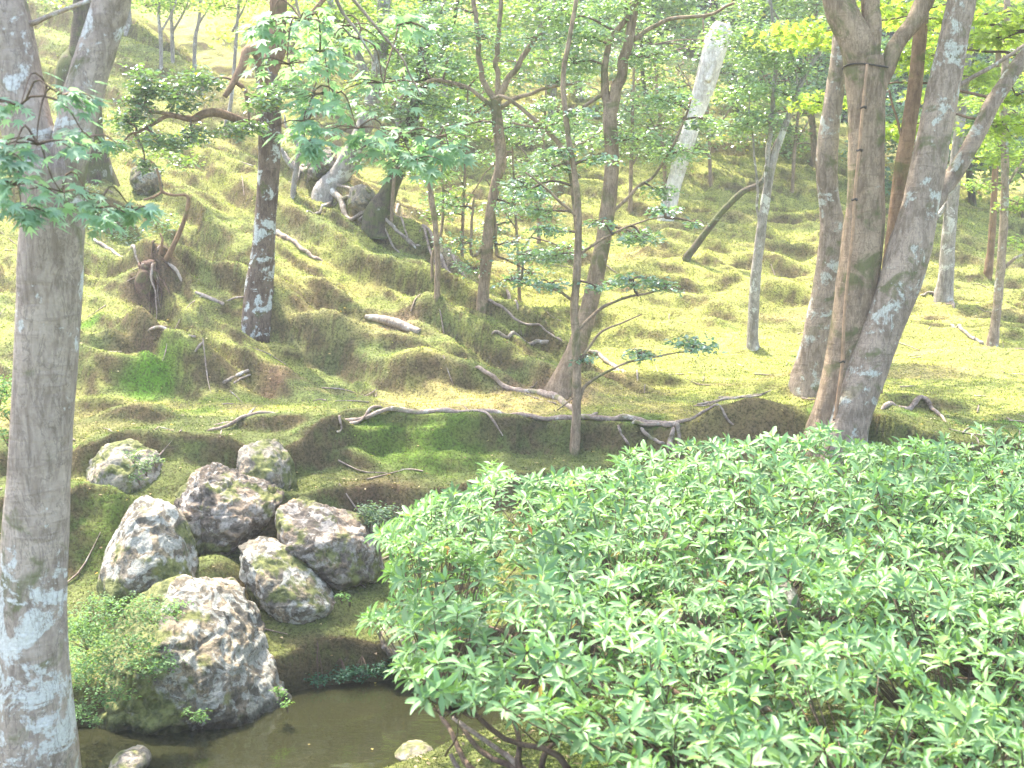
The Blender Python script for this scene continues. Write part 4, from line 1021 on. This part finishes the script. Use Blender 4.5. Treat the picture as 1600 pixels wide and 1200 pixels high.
# ------------------------------------------------------------------ roots, sticks, logs on the ground
def ground_path(pts, lift=.3, stiff=False, smooth=False):
    P, Rr = [], []
    for (px, py, w) in pts:
        g = G(px, py); r = W(w, g.y) / 2
        P.append((g.x, g.y, g.z)); Rr.append(r)
    P = np.array(P); Rr = np.array(Rr)
    # even out jumps in depth so that the wood lies naturally over the lumps
    tt = np.linspace(0, 1, len(P)); deg = 1
    yf = np.polyval(np.polyfit(tt, P[:, 1], deg), tt) if stiff else np.polyval(np.polyfit(tt, P[:, 1], 3 if len(P) > 5 else 2 if len(P) > 3 else 1), tt)
    for i, (px, py, w) in enumerate(pts):
        q = PT(px, py, yf[i]); P[i] = (q.x, q.y, q.z)
    if stiff:
        C = catmull(np.column_stack([P, Rr]), 16); zz = H(C[:, 0], C[:, 1])
        C[:, 2] += min(.12, max(-.12, float((zz - C[:, 2]).mean()))) + C[:, 3] * .5
        return C[:, :3], C[:, 3]
    n = max(8, len(P) * 6); C = catmull(np.column_stack([P, Rr]), n)
    zz = H(C[:, 0], C[:, 1])
    zs = np.convolve(np.pad(zz, 3, 'edge'), np.ones(7) / 7, 'valid')
    k = np.arange(n)
    C[:, 3] *= .85 * (.8 + .4 * vnoise(k * .5, k * 0 + P[0, 0], 3)); C[0, 3] *= .3; C[-1, 3] *= .3; C[:, 1] += (vnoise(k * .45, k * 0, 4) - .5) * .05
    C[:, 2] = .5 * np.maximum(zs, zz) + .5 * zz + C[:, 3] * (lift + .8 * (vnoise(k * .4, k * 0 + 3, 8) - .6))
    C[0, 2] -= C[1, 3]; C[-1, 2] -= C[-2, 3]
    return C[:, :3], C[:, 3]
def root_(name, label, cat, pts, mat='root_wood', side=(), lift=.55, group=None, smooth=False):
    C, r = ground_path(pts, lift, cat in ('log', 'stick'), smooth)
    rt = thing(name, tuple(C[0]), label, cat, group)
    mk('main_root' if cat == 'root' else 'stem', tube(C, r, 8, n=len(C) * 3, rough=.14, seed=int(pts[0][0])), M[mat], rt)
    for s in side:
        C, r = ground_path(s, lift, cat in ('log', 'stick'))
        mk('side_root' if cat == 'root' else 'twig', tube(C, r, 6, n=len(C) * 2, rough=.14, seed=int(s[0][0])), M[mat], rt)
root_('exposed_root', 'long pinkish root snaking across the terrace below the slope', 'root',
      [(320, 667, 5), (380, 660, 6), (450, 655, 6), (520, 648, 7), (590, 641, 9), (640, 644, 10), (700, 645, 10), (760, 646, 10), (820, 655, 10), (880, 657, 11), (940, 657, 11), (985, 663, 12), (1020, 662, 11), (1050, 668, 10), (1061, 682, 9), (1058, 700, 8)],
      side=[[(700, 645, 7), (740, 650, 5), (790, 658, 4)], [(880, 657, 8), (910, 645, 7), (935, 652, 5)], [(985, 663, 8), (1050, 658, 7), (1100, 654, 6), (1160, 650, 4)], [(600, 642, 6), (545, 640, 5), (440, 648, 4)],
            [(530, 655, 5), (533, 670, 4), (525, 685, 3)]], lift=.9, smooth=True)
root_('exposed_root', 'thick short root turning down beside the azalea top', 'root', [(1052, 674, 7), (1048, 690, 10), (1044, 712, 9)], side=[[(1000, 672, 6), (1020, 685, 7), (1040, 700, 6)], [(965, 665, 4), (972, 690, 5), (985, 700, 4)]])
root_('exposed_root', 'white root crossing the lower ridge right of the spreading tree', 'root', [(768, 520, 6), (800, 527, 8), (830, 533, 8), (862, 541, 7)], 'dead_wood')
root_('exposed_root', 'white roots running out from the flared stump foot over the pale moss', 'root', [(918, 548, 6), (940, 565, 8), (965, 578, 7), (980, 584, 4)], 'dead_wood', [[(955, 580, 5), (985, 584, 4), (1000, 586, 3)]])
root_('fallen_log', 'pinkish barkless log lying on the middle of the slope', 'log', [(572, 498, 8), (600, 505, 14), (630, 514, 15), (655, 522, 11)], 'dead_wood')
root_('exposed_root', 'reddish root sloping down to the flared stump foot', 'root', [(742, 584, 6), (785, 598, 9), (830, 615, 12), (870, 630, 13), (905, 645, 10)])
root_('exposed_root', 'whitish roots along the ridge below the pale leaning trunk', 'root', [(440, 238, 5), (462, 258, 7), (480, 278, 10), (500, 296, 12), (530, 312, 12), (545, 335, 9), (580, 352, 8), (620, 370, 7), (650, 385, 5)], 'dead_wood',
      [[(530, 305, 6), (560, 320, 5), (575, 325, 4)], [(475, 270, 5), (455, 282, 4), (440, 290, 3)], [(500, 285, 6), (535, 290, 5), (570, 312, 4)], [(520, 312, 6), (500, 330, 5), (478, 336, 3)], [(545, 322, 6), (590, 340, 6), (640, 372, 5), (660, 392, 3)], [(560, 340, 5), (600, 370, 4), (625, 395, 3)], [(470, 262, 5), (488, 262, 4), (515, 278, 3)]])
root_('exposed_root', 'pale roots trailing along the ridge below the darker leaning trunk', 'root', [(598, 322, 10), (625, 335, 9), (645, 355, 9), (665, 375, 8), (690, 395, 6), (720, 425, 6), (750, 450, 4)], 'root_wood', [[(615, 325, 6), (632, 335, 5), (650, 340, 3)], [(640, 350, 6), (672, 362, 6), (700, 385, 5), (722, 400, 3)], [(660, 372, 5), (690, 402, 5), (712, 430, 4)], [(700, 405, 6), (745, 440, 6), (790, 470, 5), (815, 490, 4)], [(760, 470, 5), (800, 500, 5), (850, 520, 4), (885, 545, 3)], [(610, 332, 5), (622, 350, 4), (640, 368, 3)], [(720, 425, 5), (760, 440, 8), (800, 462, 7), (830, 495, 6)]])
root_('exposed_root', 'crooked pale root at the upper left of the dead stump', 'root', [(146, 378, 6), (170, 385, 7), (195, 398, 7), (220, 410, 6)], 'dead_wood')
root_('fallen_stick', 'short pale stick curving down right of the dead stump', 'stick', [(262, 413, 6), (275, 422, 5), (285, 442, 4)], 'dead_wood')
root_('fallen_stick', 'pale stick with a thin fork lying left of the lichen trunk', 'stick', [(306, 458, 5), (328, 467, 6), (350, 477, 5)], 'dead_wood', [[(348, 474, 3), (368, 466, 3), (386, 464, 2)]])
root_('fallen_stick', 'pair of weathered sticks under the mound of the lichen trunk', 'stick', [(350, 599, 6), (370, 588, 6), (388, 580, 5)], 'dead_wood', [[(365, 600, 4), (378, 592, 4), (392, 586, 3)]])
root_('fallen_stick', 'thin crooked twig lying above the dark mossy lump', 'stick', [(222, 520, 4), (250, 511, 5), (272, 520, 3), (305, 526, 4)], 'root_wood')
root_('fallen_stick', 'small hooked twig right of the dark mossy lump', 'stick', [(305, 552, 4), (312, 542, 4), (318, 536, 2)], 'dead_wood')
root_('exposed_root', 'faint pinkish root on the worn ground right of centre', 'root', [(1085, 634, 4), (1120, 625, 6), (1155, 625, 5), (1200, 612, 3)], 'dead_wood', [[(1120, 622, 4), (1160, 617, 3), (1210, 612, 2)]])
root_('exposed_root', 'white root fan at the foot of the purplish grey trunk', 'root', [(1460, 455, 10), (1478, 470, 8), (1492, 480, 5)], 'dead_wood', [[(1470, 462, 6), (1450, 462, 4), (1438, 462, 3)]])
root_('fallen_stick', 'grey roots scattered down the slope left of the slim right edge trunk', 'root', [(1485, 505, 6), (1505, 518, 7), (1525, 532, 6), (1540, 540, 4)], 'dead_wood')
root_('exposed_root', 'moss edged root arching right of the big leaning trunk', 'root', [(1375, 640, 9), (1420, 632, 10), (1455, 645, 8), (1480, 660, 5)], 'root_wood')
root_('fallen_stick', 'thin bare stick on the terrace above the bank rocks', 'stick', [(325, 665, 4), (350, 660, 5), (372, 657, 3)], 'root_wood', [[(372, 660, 3), (392, 640, 3), (405, 628, 2)], [(348, 662, 2), (346, 675, 2), (344, 685, 2)]])
root_('exposed_root', 'bare earth root on the upper slope right of the lichen trunk', 'root', [(430, 362, 8), (455, 378, 9), (480, 395, 7), (505, 410, 5)], 'root_wood')
# dead stump with two curved stems
g = G(238, 425)
st = thing('dead_stump', tuple(g), 'dark crumbling stump with curved bare stems rising from it', 'stump')
c0 = np.array(g)
mk('stump', tube([c0 + np.array([0, .06, -.5]), c0 + np.array([0, .05, -.04]), c0 + np.array([.01, .04, .04]), c0 + np.array([.02, .04, .10])], [.13, .12, .09, .05], 22, n=26, rough=.55, seed=4), M['rotten_wood'], st)
for k in range(16):
    a_ = rnd.uniform(0, 6.28); r_ = rnd.uniform(.14, .34); e = c0 + np.array([math.cos(a_) * r_, math.sin(a_) * r_ * .8 - .05, 0]); e[2] = hz(e[0], e[1]) - .01
    m_ = c0 * .55 + e * .45; m_[2] = max(hz(m_[0], m_[1]), m_[2]) + .03
    mk('root', tube([c0 + np.array([math.cos(a_) * .05, math.sin(a_) * .05, rnd.uniform(.0, .10)]), m_, e], [.014, .009, .003], 6, n=14, rough=.3, wob=.05, seed=k), M['rotten_wood'] if k % 3 else M['root_wood'], st)
for pts in ([(255, 412, 9), (268, 390, 8), (284, 355, 7), (293, 325, 6), (292, 306, 5), (270, 305, 4), (253, 298, 5), (248, 275, 4), (240, 255, 3), (215, 245, 2)], [(245, 412, 6), (250, 395, 5), (254, 375, 4), (250, 365, 3)], [(253, 300, 4), (240, 308, 4), (225, 312, 3)]):
    P, r = path(pts, g.y + .02)
    mk('stem', tube(P, r, 8, rough=.08, seed=9), M['bark_smooth'], st)

# ------------------------------------------------------------------ azaleas
OUT = np.array([(592, 835), (640, 800), (690, 772), (735, 770), (770, 722), (800, 742), (840, 750), (900, 742), (950, 735), (990, 700), (1040, 710), (1090, 688), (1140, 695), (1190, 688), (1230, 672), (1270, 680), (1295, 662), (1330, 690), (1370, 700), (1420, 692),
                (1470, 680), (1540, 668), (1620, 660), (2100, 640), (2300, 1700), (900, 1700), (970, 1290), (960, 1200), (890, 1165), (830, 1130), (765, 1112), (720, 1112), (690, 1095), (645, 1100), (655, 1080), (620, 1045), (640, 1010), (618, 975), (560, 968), (600, 950), (640, 925), (610, 895), (618, 860)], float)
def inside(px, py, poly):
    n = len(poly); r = np.zeros(len(px), bool); j = n - 1
    for i in range(n):
        xi, yi = poly[i]; xj, yj = poly[j]
        c = ((yi > py) != (yj > py)) & (px < (xj - xi) * (py - yi) / (yj - yi + 1e-12) + xi)
        r ^= c; j = i
    return r
def az_surf(x, y):
    z = np.interp(y, [2.2, 3.05, 3.35, 3.7, 4.2, 4.9, 5.6, 6.3], [1.12, 1.145, 1.17, 1.23, 1.29, 1.36, 1.43, 1.50])
    return z + .20 * (fbm(x * 2.1, y * 2.1, 201, 2) - .5) + .10 * (vnoise(x * 5, y * 5, 207) - .5)
n = 60000
x = rng.uniform(-.9, 4.2, n); y = rng.uniform(2.3, 6.4, n)
lay = rng.random(n) ** 1.5 * .42
z = az_surf(x, y) - lay
px, py, zz = project(np.column_stack([x, y, z]))
ok = inside(px, py, OUT) & (z > H(x, y) + .05) & (px < 2000)
# gaps
for gx, gy, gr, ga in ((1215, 950, 50, 62), (1390, 1085, 60, 30), (1290, 1110, 44, 36), (905, 1020, 36, 30), (1500, 1060, 55, 30), (690, 905, 60, 34), (720, 1010, 30, 22), (650, 1000, 26, 20), (1560, 900, 40, 22), (850, 1160, 60, 26)):
    ok &= ~((((px - gx) / gr) ** 2 + ((py - gy) / ga) ** 2 < 1) & (rng.random(n) < .84))
gapn = fbm(x * 3.0, y * 3.0, 215, 2)
ok &= ~((gapn > .64) & (rng.random(n) < .55))
idx = np.where(ok)[0]
# poisson-like thinning on a grid
cell = {}
keep = []
for i in idx:
    far_ = 1.0 + .12 * (y[i] - 3.5)
    k = (int(x[i] / .079), int(y[i] / .079), int(lay[i] / .14))
    if k in cell: continue
    cell[k] = 1; keep.append(i)
keep = np.array(keep)
wp = np.column_stack([x, y, z])[keep]; wl = lay[keep]
eps = .06
gx_ = (az_surf(wp[:, 0] + eps, wp[:, 1]) - az_surf(wp[:, 0] - eps, wp[:, 1])) / (2 * eps); gy_ = (az_surf(wp[:, 0], wp[:, 1] + eps) - az_surf(wp[:, 0], wp[:, 1] - eps)) / (2 * eps)
ax = np.column_stack([-gx_ * .8, -gy_ * .8 - .18, np.ones(len(wp))])
edge = np.clip((-.05 - wp[:, 0]) / .4, 0, 1)
ax[:, 0] -= edge * .9
ax = unit(ax + rng.normal(0, .30, ax.shape) + wl[:, None] * rng.normal(0, 1.2, ax.shape))
seeds = np.array([(.15, 4.0), (1.35, 3.3), (.95, 5.3), (2.3, 4.9)])
wn_ = wp[:, :2] + rng.normal(0, .07, (len(wp), 2))
own = np.argmin(((wn_[:, None, :] - seeds[None]) ** 2).sum(-1), 1)
azlab = ['azalea bush overhanging the pond, its left side reaching towards the rocks', 'azalea bush filling the bottom right corner of the photo', 'azalea bush in the middle distance in front of the splinted brown trunk', 'azalea bush at the right edge, farther back below the moss slope']
azpal = [((.115, .22, .085), (.185, .305, .12))] * 4
for b in range(4):
    sel = np.where(own == b)[0]
    cx, cyy = seeds[b]; base = Vector((cx, cyy, hz(cx, cyy)))
    root = thing('azalea_bush', base, azlab[b], 'azalea', 'azalea bushes in front')
    Pp, Dd, Nn, Ls, Ws, Cc, top_, wl_ = [], [], [], [], [], [], [], []
    for i in sel:
        a = ax[i]; t1 = unit(np.cross(a, [0.3, .9, .1])); t2 = np.cross(a, t1)
        m = rnd.randint(7, 11); ph = rnd.uniform(0, 6.28); size = rnd.uniform(.046, .082) if wl[i] < .2 else rnd.uniform(.042, .068)
        tone = 1 + rnd.gauss(0, .16)
        for j in range(m):
            th = ph + j * 2.399; el = rnd.uniform(.05, .55) if j > 2 else rnd.uniform(.7, 1.15)
            rd = t1 * math.cos(th) + t2 * math.sin(th)
            dd = rd * math.cos(el) + a * math.sin(el)
            nn = a * math.cos(el) - rd * math.sin(el)
            L = size * (rnd.uniform(.8, 1.15) if j > 2 else rnd.uniform(.45, .7))
            Pp.append(wp[i] + rd * .004 - a * (.012 if j > 5 else 0)); Dd.append(dd - np.array([0, 0, .12])); Nn.append(nn + np.array([rnd.gauss(0, .15), rnd.gauss(0, .15), 0])); Ls.append(L); Ws.append(L * rnd.uniform(.25, .34)); wl_.append(wl[i])
            young = j <= 2
            c = leafcol(1, *azpal[b], .10)[0] * tone
            if young: c = c * np.array([1.35, 1.25, .8])
            if wl[i] > .1 and rnd.random() < .006: c = np.array((.5, .34, .08))
            if rnd.random() < .0012: c = np.array((.42, .13, .04))
            Cc.append(c)
    Pp, Dd, Nn, Ls, Ws, Cc, wl_ = map(np.array, (Pp, Dd, Nn, Ls, Ws, Cc, wl_))
    qx, qy, qz = project(Pp)
    vis = (qx > 10) & (qx < 1590) & (qy > 10) & (qy < 1190) & (wl_ < .07)
    order = np.argsort(np.where(vis, qz - Ls * 14, 99)); ind = order[:300]; rest = order[300:]
    tmpl = []
    for k in range(10):
        V, T, C = leaves(np.zeros((1, 3)), np.array([[1., 0, 0]]), np.array([[0, 0, 1.]]), 1.0, 1.0, 'lance', Cc[ind[k * 17]][None])
        tmpl.append(mesh_np('azalea_leaf', V, T, M['leaf_azalea'], C))
    place_leaves(root, 'leaf', tmpl, Pp[ind], Dd[ind], Nn[ind], Ls[ind], Ws[ind])
    V, T, C = leaves(Pp[rest], Dd[rest], Nn[rest], Ls[rest], Ws[rest], 'lance', Cc[rest])
    mk('foliage', (V, T), M['leaf_azalea'], root, C, False, kind='stuff')
    # branches: main stems from the base, then twigs to the whorls
    hubs = []
    for k in range(11):
        i = rnd.choice(list(sel)); p = wp[i].copy(); p[2] = hz(p[0], p[1]) + (p[2] - hz(p[0], p[1])) * .55
        hubs.append(p)
    for k, h in enumerate(hubs):
        bs = np.array(base) + np.array([rnd.gauss(0, .18), rnd.gauss(0, .18), -.08])
        bs[2] = hz(bs[0], bs[1]) - .05
        mk('branch', tube([bs, bs * .6 + h * .4 + np.array([rnd.gauss(0, .06), rnd.gauss(0, .06), .03]), h], [.017, .013, .008], 6, n=14, rough=.12, wob=.07, seed=k), M['root_wood'] if k % 2 else M['twig'], root)
    hubs = np.array(hubs); tw = []
    for i in sel[::3]:
        k = np.argmin(((hubs - wp[i]) ** 2).sum(1)); h = hubs[k]
        m_ = h * .45 + wp[i] * .55; m_[2] -= .04
        tw.append(tube([h, m_, wp[i]], [.005, .0035, .002], 3, n=6, rough=0, wob=.02, seed=int(i), cap=False))
    mk('twigs', merge(tw), M['twig'], root, kind='stuff')

# ------------------------------------------------------------------ small plants on the bank
def low_plant(name, label, cen, n, L, pal, cat='shrub', flat=.6, lm='leaf_soft', wr=.5, stems=True):
    C3 = [tuple(PT(px, py, d)) for (px, py, r, d) in cen]; rad = [W(r, d) for (px, py, r, d) in cen]
    g0 = C3[0]; root = thing(name, (g0[0], g0[1], hz(g0[0], g0[1])), label, cat, 'small plants on the bank')
    (V, T, C), subs = spray_leaves(C3, np.array(rad), flat, n, L, 'oval', *pal, tilt=.5, wr=wr)
    mk('foliage', (V, T), M[lm], root, C, False, kind='stuff')
    tw = []
    for c, sb in zip(np.array(C3), subs):
        b = np.array([c[0], c[1] + .05, max(hz(c[0], c[1] + .05), c[2] - .07)])
        for q in sb[:8]:
            tw.append(tube([b, b * .4 + q * .6 + np.array([0, 0, .01]), q], [.002, .0015, .001], 3, n=5, rough=0, cap=False))
    mk('stem', merge(tw), M['twig'], root, kind='stuff')
low_plant('low_shrub', 'pale small leaved shrub spreading over the left of the pond rock', [(140, 960, 45, 5.7), (190, 950, 45, 5.75), (235, 960, 40, 5.8), (270, 950, 26, 5.85), (130, 1000, 45, 5.6), (170, 1030, 45, 5.6), (225, 1030, 40, 5.65), (260, 1035, 26, 5.7), (130, 1060, 40, 5.5), (175, 1080, 36, 5.6), (125, 1110, 30, 5.5), (140, 1020, 50, 5.8), (200, 1000, 40, 5.7), (150, 1125, 18, 5.6)], 5200, .020, ((.10, .19, .08), (.16, .27, .11)))
low_plant('low_shrub', 'small bluish shrub growing beside the brown slanting boulder', [(575, 795, 22, 7.2), (605, 800, 22, 7.2), (590, 812, 20, 7.15), (625, 815, 16, 7.15)], 900, .024, ((.09, .15, .10), (.14, .21, .14)))
low_plant('low_shrub', 'feathery shoot draping over the tan earthy boulder', [(205, 710, 20, 7.4), (225, 730, 20, 7.35), (240, 718, 16, 7.4), (215, 745, 14, 7.35)], 500, .022, ((.10, .16, .09), (.15, .22, .12)))
low_plant('water_fern', 'dark blue green ferns hanging over the pond edge', [(495, 1058, 18, 6.45), (530, 1052, 20, 6.47), (565, 1050, 20, 6.5), (600, 1045, 20, 6.5), (635, 1050, 18, 6.5)], 1500, .022, ((.02, .075, .045), (.04, .12, .07)), 'fern')
low_plant('low_shrub', 'light green seedling at the water tip of the mossy pond rock', [(438, 1085, 12, 5.95), (446, 1100, 10, 5.9), (432, 1075, 8, 5.95)], 160, .018, ((.10, .2, .05), (.15, .28, .08)), 'seedling')
low_plant('low_shrub', 'light green seedlings at the waterline under the mossy pond rock', [(310, 1118, 18, 5.75), (290, 1112, 10, 5.75)], 180, .018, ((.10, .2, .07), (.15, .26, .09)), 'seedling')
low_plant('low_shrub', 'pale leafy shrub peeping out left of the big left trunk', [(5, 600, 26, 6.0), (8, 640, 26, 6.0), (-10, 620, 30, 6.0), (5, 680, 20, 6.0)], 700, .022, ((.10, .2, .09), (.16, .28, .12)))
low_plant('low_shrub', 'tiny bright seedling beside the brown slanting boulder foot', [(532, 930, 9, 6.6), (545, 935, 8, 6.6)], 60, .02, ((.12, .24, .08), (.16, .3, .1)), 'seedling')
low_plant('low_shrub', 'glossy low leaves on the slope below the boulder of the upper left', [(170, 355, 40, gd(180, 370)), (215, 365, 36, gd(215, 375)), (260, 350, 30, gd(260, 370)), (130, 300, 30, gd(150, 340))], 700, .045, PAL['teal'], lm='leaf_gloss')
low_plant('low_shrub', 'low leafy shrub on the slope above the dead stump stems', [(205, 205, 36, 12.8), (250, 235, 36, 12.4), (290, 250, 30, 12.2), (300, 215, 34, 12.8)], 900, .05, PAL['mid'], lm='leaf_gloss')

# ------------------------------------------------------------------ moss tufts
def tufts():
    n = 1500000
    yy = np.exp(rng.uniform(math.log(3.2), math.log(21), n)); xx = rng.uniform(-.50, .50, n) * yy
    zz = grid('Z', xx, yy)
    nn = unit(np.column_stack([-grid('gx', xx, yy), -grid('gy', xx, yy), np.ones(n)]))
    k = (zz > .03) & (rng.random(n) < np.minimum(1, .34 / nn[:, 2]))
    xx, yy, zz, nn = xx[k], yy[k], zz[k], nn[k]; n = len(xx)
    pos = np.column_stack([xx, yy, zz]) - nn * .004
    d = nn * 1.0 + rng.normal(0, .7, (n, 3)); d[:, 2] += .2
    L = (.006 + .0009 * yy) * rng.uniform(.6, 1.5, n)
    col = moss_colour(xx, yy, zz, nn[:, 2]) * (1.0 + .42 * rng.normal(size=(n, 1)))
    col = np.clip(col * np.array([1.08, 1.15, .95]), .01, .8)
    V, T, C = leaves(pos, d, rng.normal(size=(n, 3)), L, L * .6, 'tuft', col)
    o = link('moss_fronds', mesh_np('moss_fronds', V, T, M['moss_tuft'], C))
    tag(o, 'short moss fronds covering the slopes and banks', 'moss', kind='stuff')
tufts()
# fallen leaves
n = 2600
yy = np.exp(rng.uniform(math.log(4.5), math.log(19), n)); xx = rng.uniform(-.5, .5, n) * yy
zz = H(xx, yy); k = zz > .05
xx, yy, zz = xx[k], yy[k], zz[k]; n = len(xx)
V, T, C = leaves(np.column_stack([xx, yy, zz + .012]), rodir(n), np.column_stack([rng.normal(0, .3, n), rng.normal(0, .3, n), np.ones(n)]), .03 * rng.uniform(.6, 1.2, n), .016, 'oval', leafcol(n, (.22, .14, .07), (.46, .38, .24), .3))
_nw = 4; _wx = rng.uniform(-1.9, -.3, _nw); _wy = rng.uniform(5.3, 6.5, _nw)
_v, _t, _c = leaves(np.column_stack([_wx, _wy, np.full(_nw, .006)]), rodir(_nw), np.tile([[0, 0, 1.]], (_nw, 1)), .03 * rng.uniform(.6, 1.2, _nw), .016, 'oval', leafcol(_nw, (.30, .22, .08), (.42, .36, .14), .2))
T = np.vstack([T, _t + len(V)]); V = np.vstack([V, _v]); C = np.vstack([C, _c])
tag(link('fallen_leaves', mesh_np('fallen_leaves', V, T, M['leaf_soft'], C)), 'small dry leaves scattered over the moss and the pond', 'leaf litter', kind='stuff')

tw = []
for k in range(170):
    y_ = math.exp(rnd.uniform(math.log(6.6), math.log(15))); x_ = rnd.uniform(-.46, .46) * y_; z_ = hz(x_, y_)
    if z_ < .1: continue
    a_ = rnd.uniform(0, 6.28); l_ = rnd.uniform(.08, .4)
    q = [(x_ + math.cos(a_) * l_ * t, y_ + math.sin(a_) * l_ * t + rnd.gauss(0, .015)) for t in (0, .5, 1)]
    tw.append(tube([(u_, v_, hz(u_, v_) + .008) for u_, v_ in q], [.006, .005, .002], 4, n=6, rough=.2, seed=k, cap=False))
V, T = merge(tw)
tag(link('fallen_twigs', mesh_np('fallen_twigs', V, T, M['root_wood'], None, True)), 'small bare twigs littering the moss', 'twigs', kind='stuff')
# a far wood beyond the crest, one mass
n = 60000
a = rng.uniform(-.75, .75, n); y = rng.uniform(36, 46, n); x = a * y
g = H(x, y); hgt = 5 + 3 * fbm(x * .35, y * .35, 300, 2)
z = g + .3 + hgt * rng.random(n) ** .8
V, T, C = leaves(np.column_stack([x, y, z]), np.column_stack([rng.normal(size=n), rng.normal(size=n), rng.normal(-.3, .4, n)]), np.column_stack([rng.normal(0, .4, n), rng.normal(-.4, .4, n), np.ones(n)]), .55 * rng.uniform(.6, 1.3, n), .30, 'oval',
                 leafcol(n, (.03, .07, .03), (.09, .16, .05), .25) * (.7 + .6 * fbm(x * .8, z * .8, 305, 2)[:, None]))
tag(link('far_woods', mesh_np('far_woods', V, T, M['leaf_soft'], C)), 'dense green woodland closing the view beyond the crest', 'woods', kind='stuff')
# air
hm, hnt, hout = newmat('haze_air')
hv = N(hnt, 'ShaderNodeVolumePrincipled'); hv.inputs['Density'].default_value = .0028; hv.inputs['Color'].default_value = (.93, .97, 1, 1); hv.inputs['Anisotropy'].default_value = .2
hnt.links.new(hv.outputs[0], hout.inputs['Volume'])
b0 = np.array([(sx * 420, -30 if sy < 0 else 140, -2 if sz < 0 else 40) for sx in (-1, 1) for sy in (-1, 1) for sz in (-1, 1)], float)
hb = link('haze', mesh_np('haze', b0, [(0, 1, 3, 2), (4, 6, 7, 5), (0, 4, 5, 1), (2, 3, 7, 6), (0, 2, 6, 4), (1, 5, 7, 3)], hm))
hb['kind'] = 'stuff'; hb['label'] = 'thin bright haze filling the valley'; hb['category'] = 'haze'
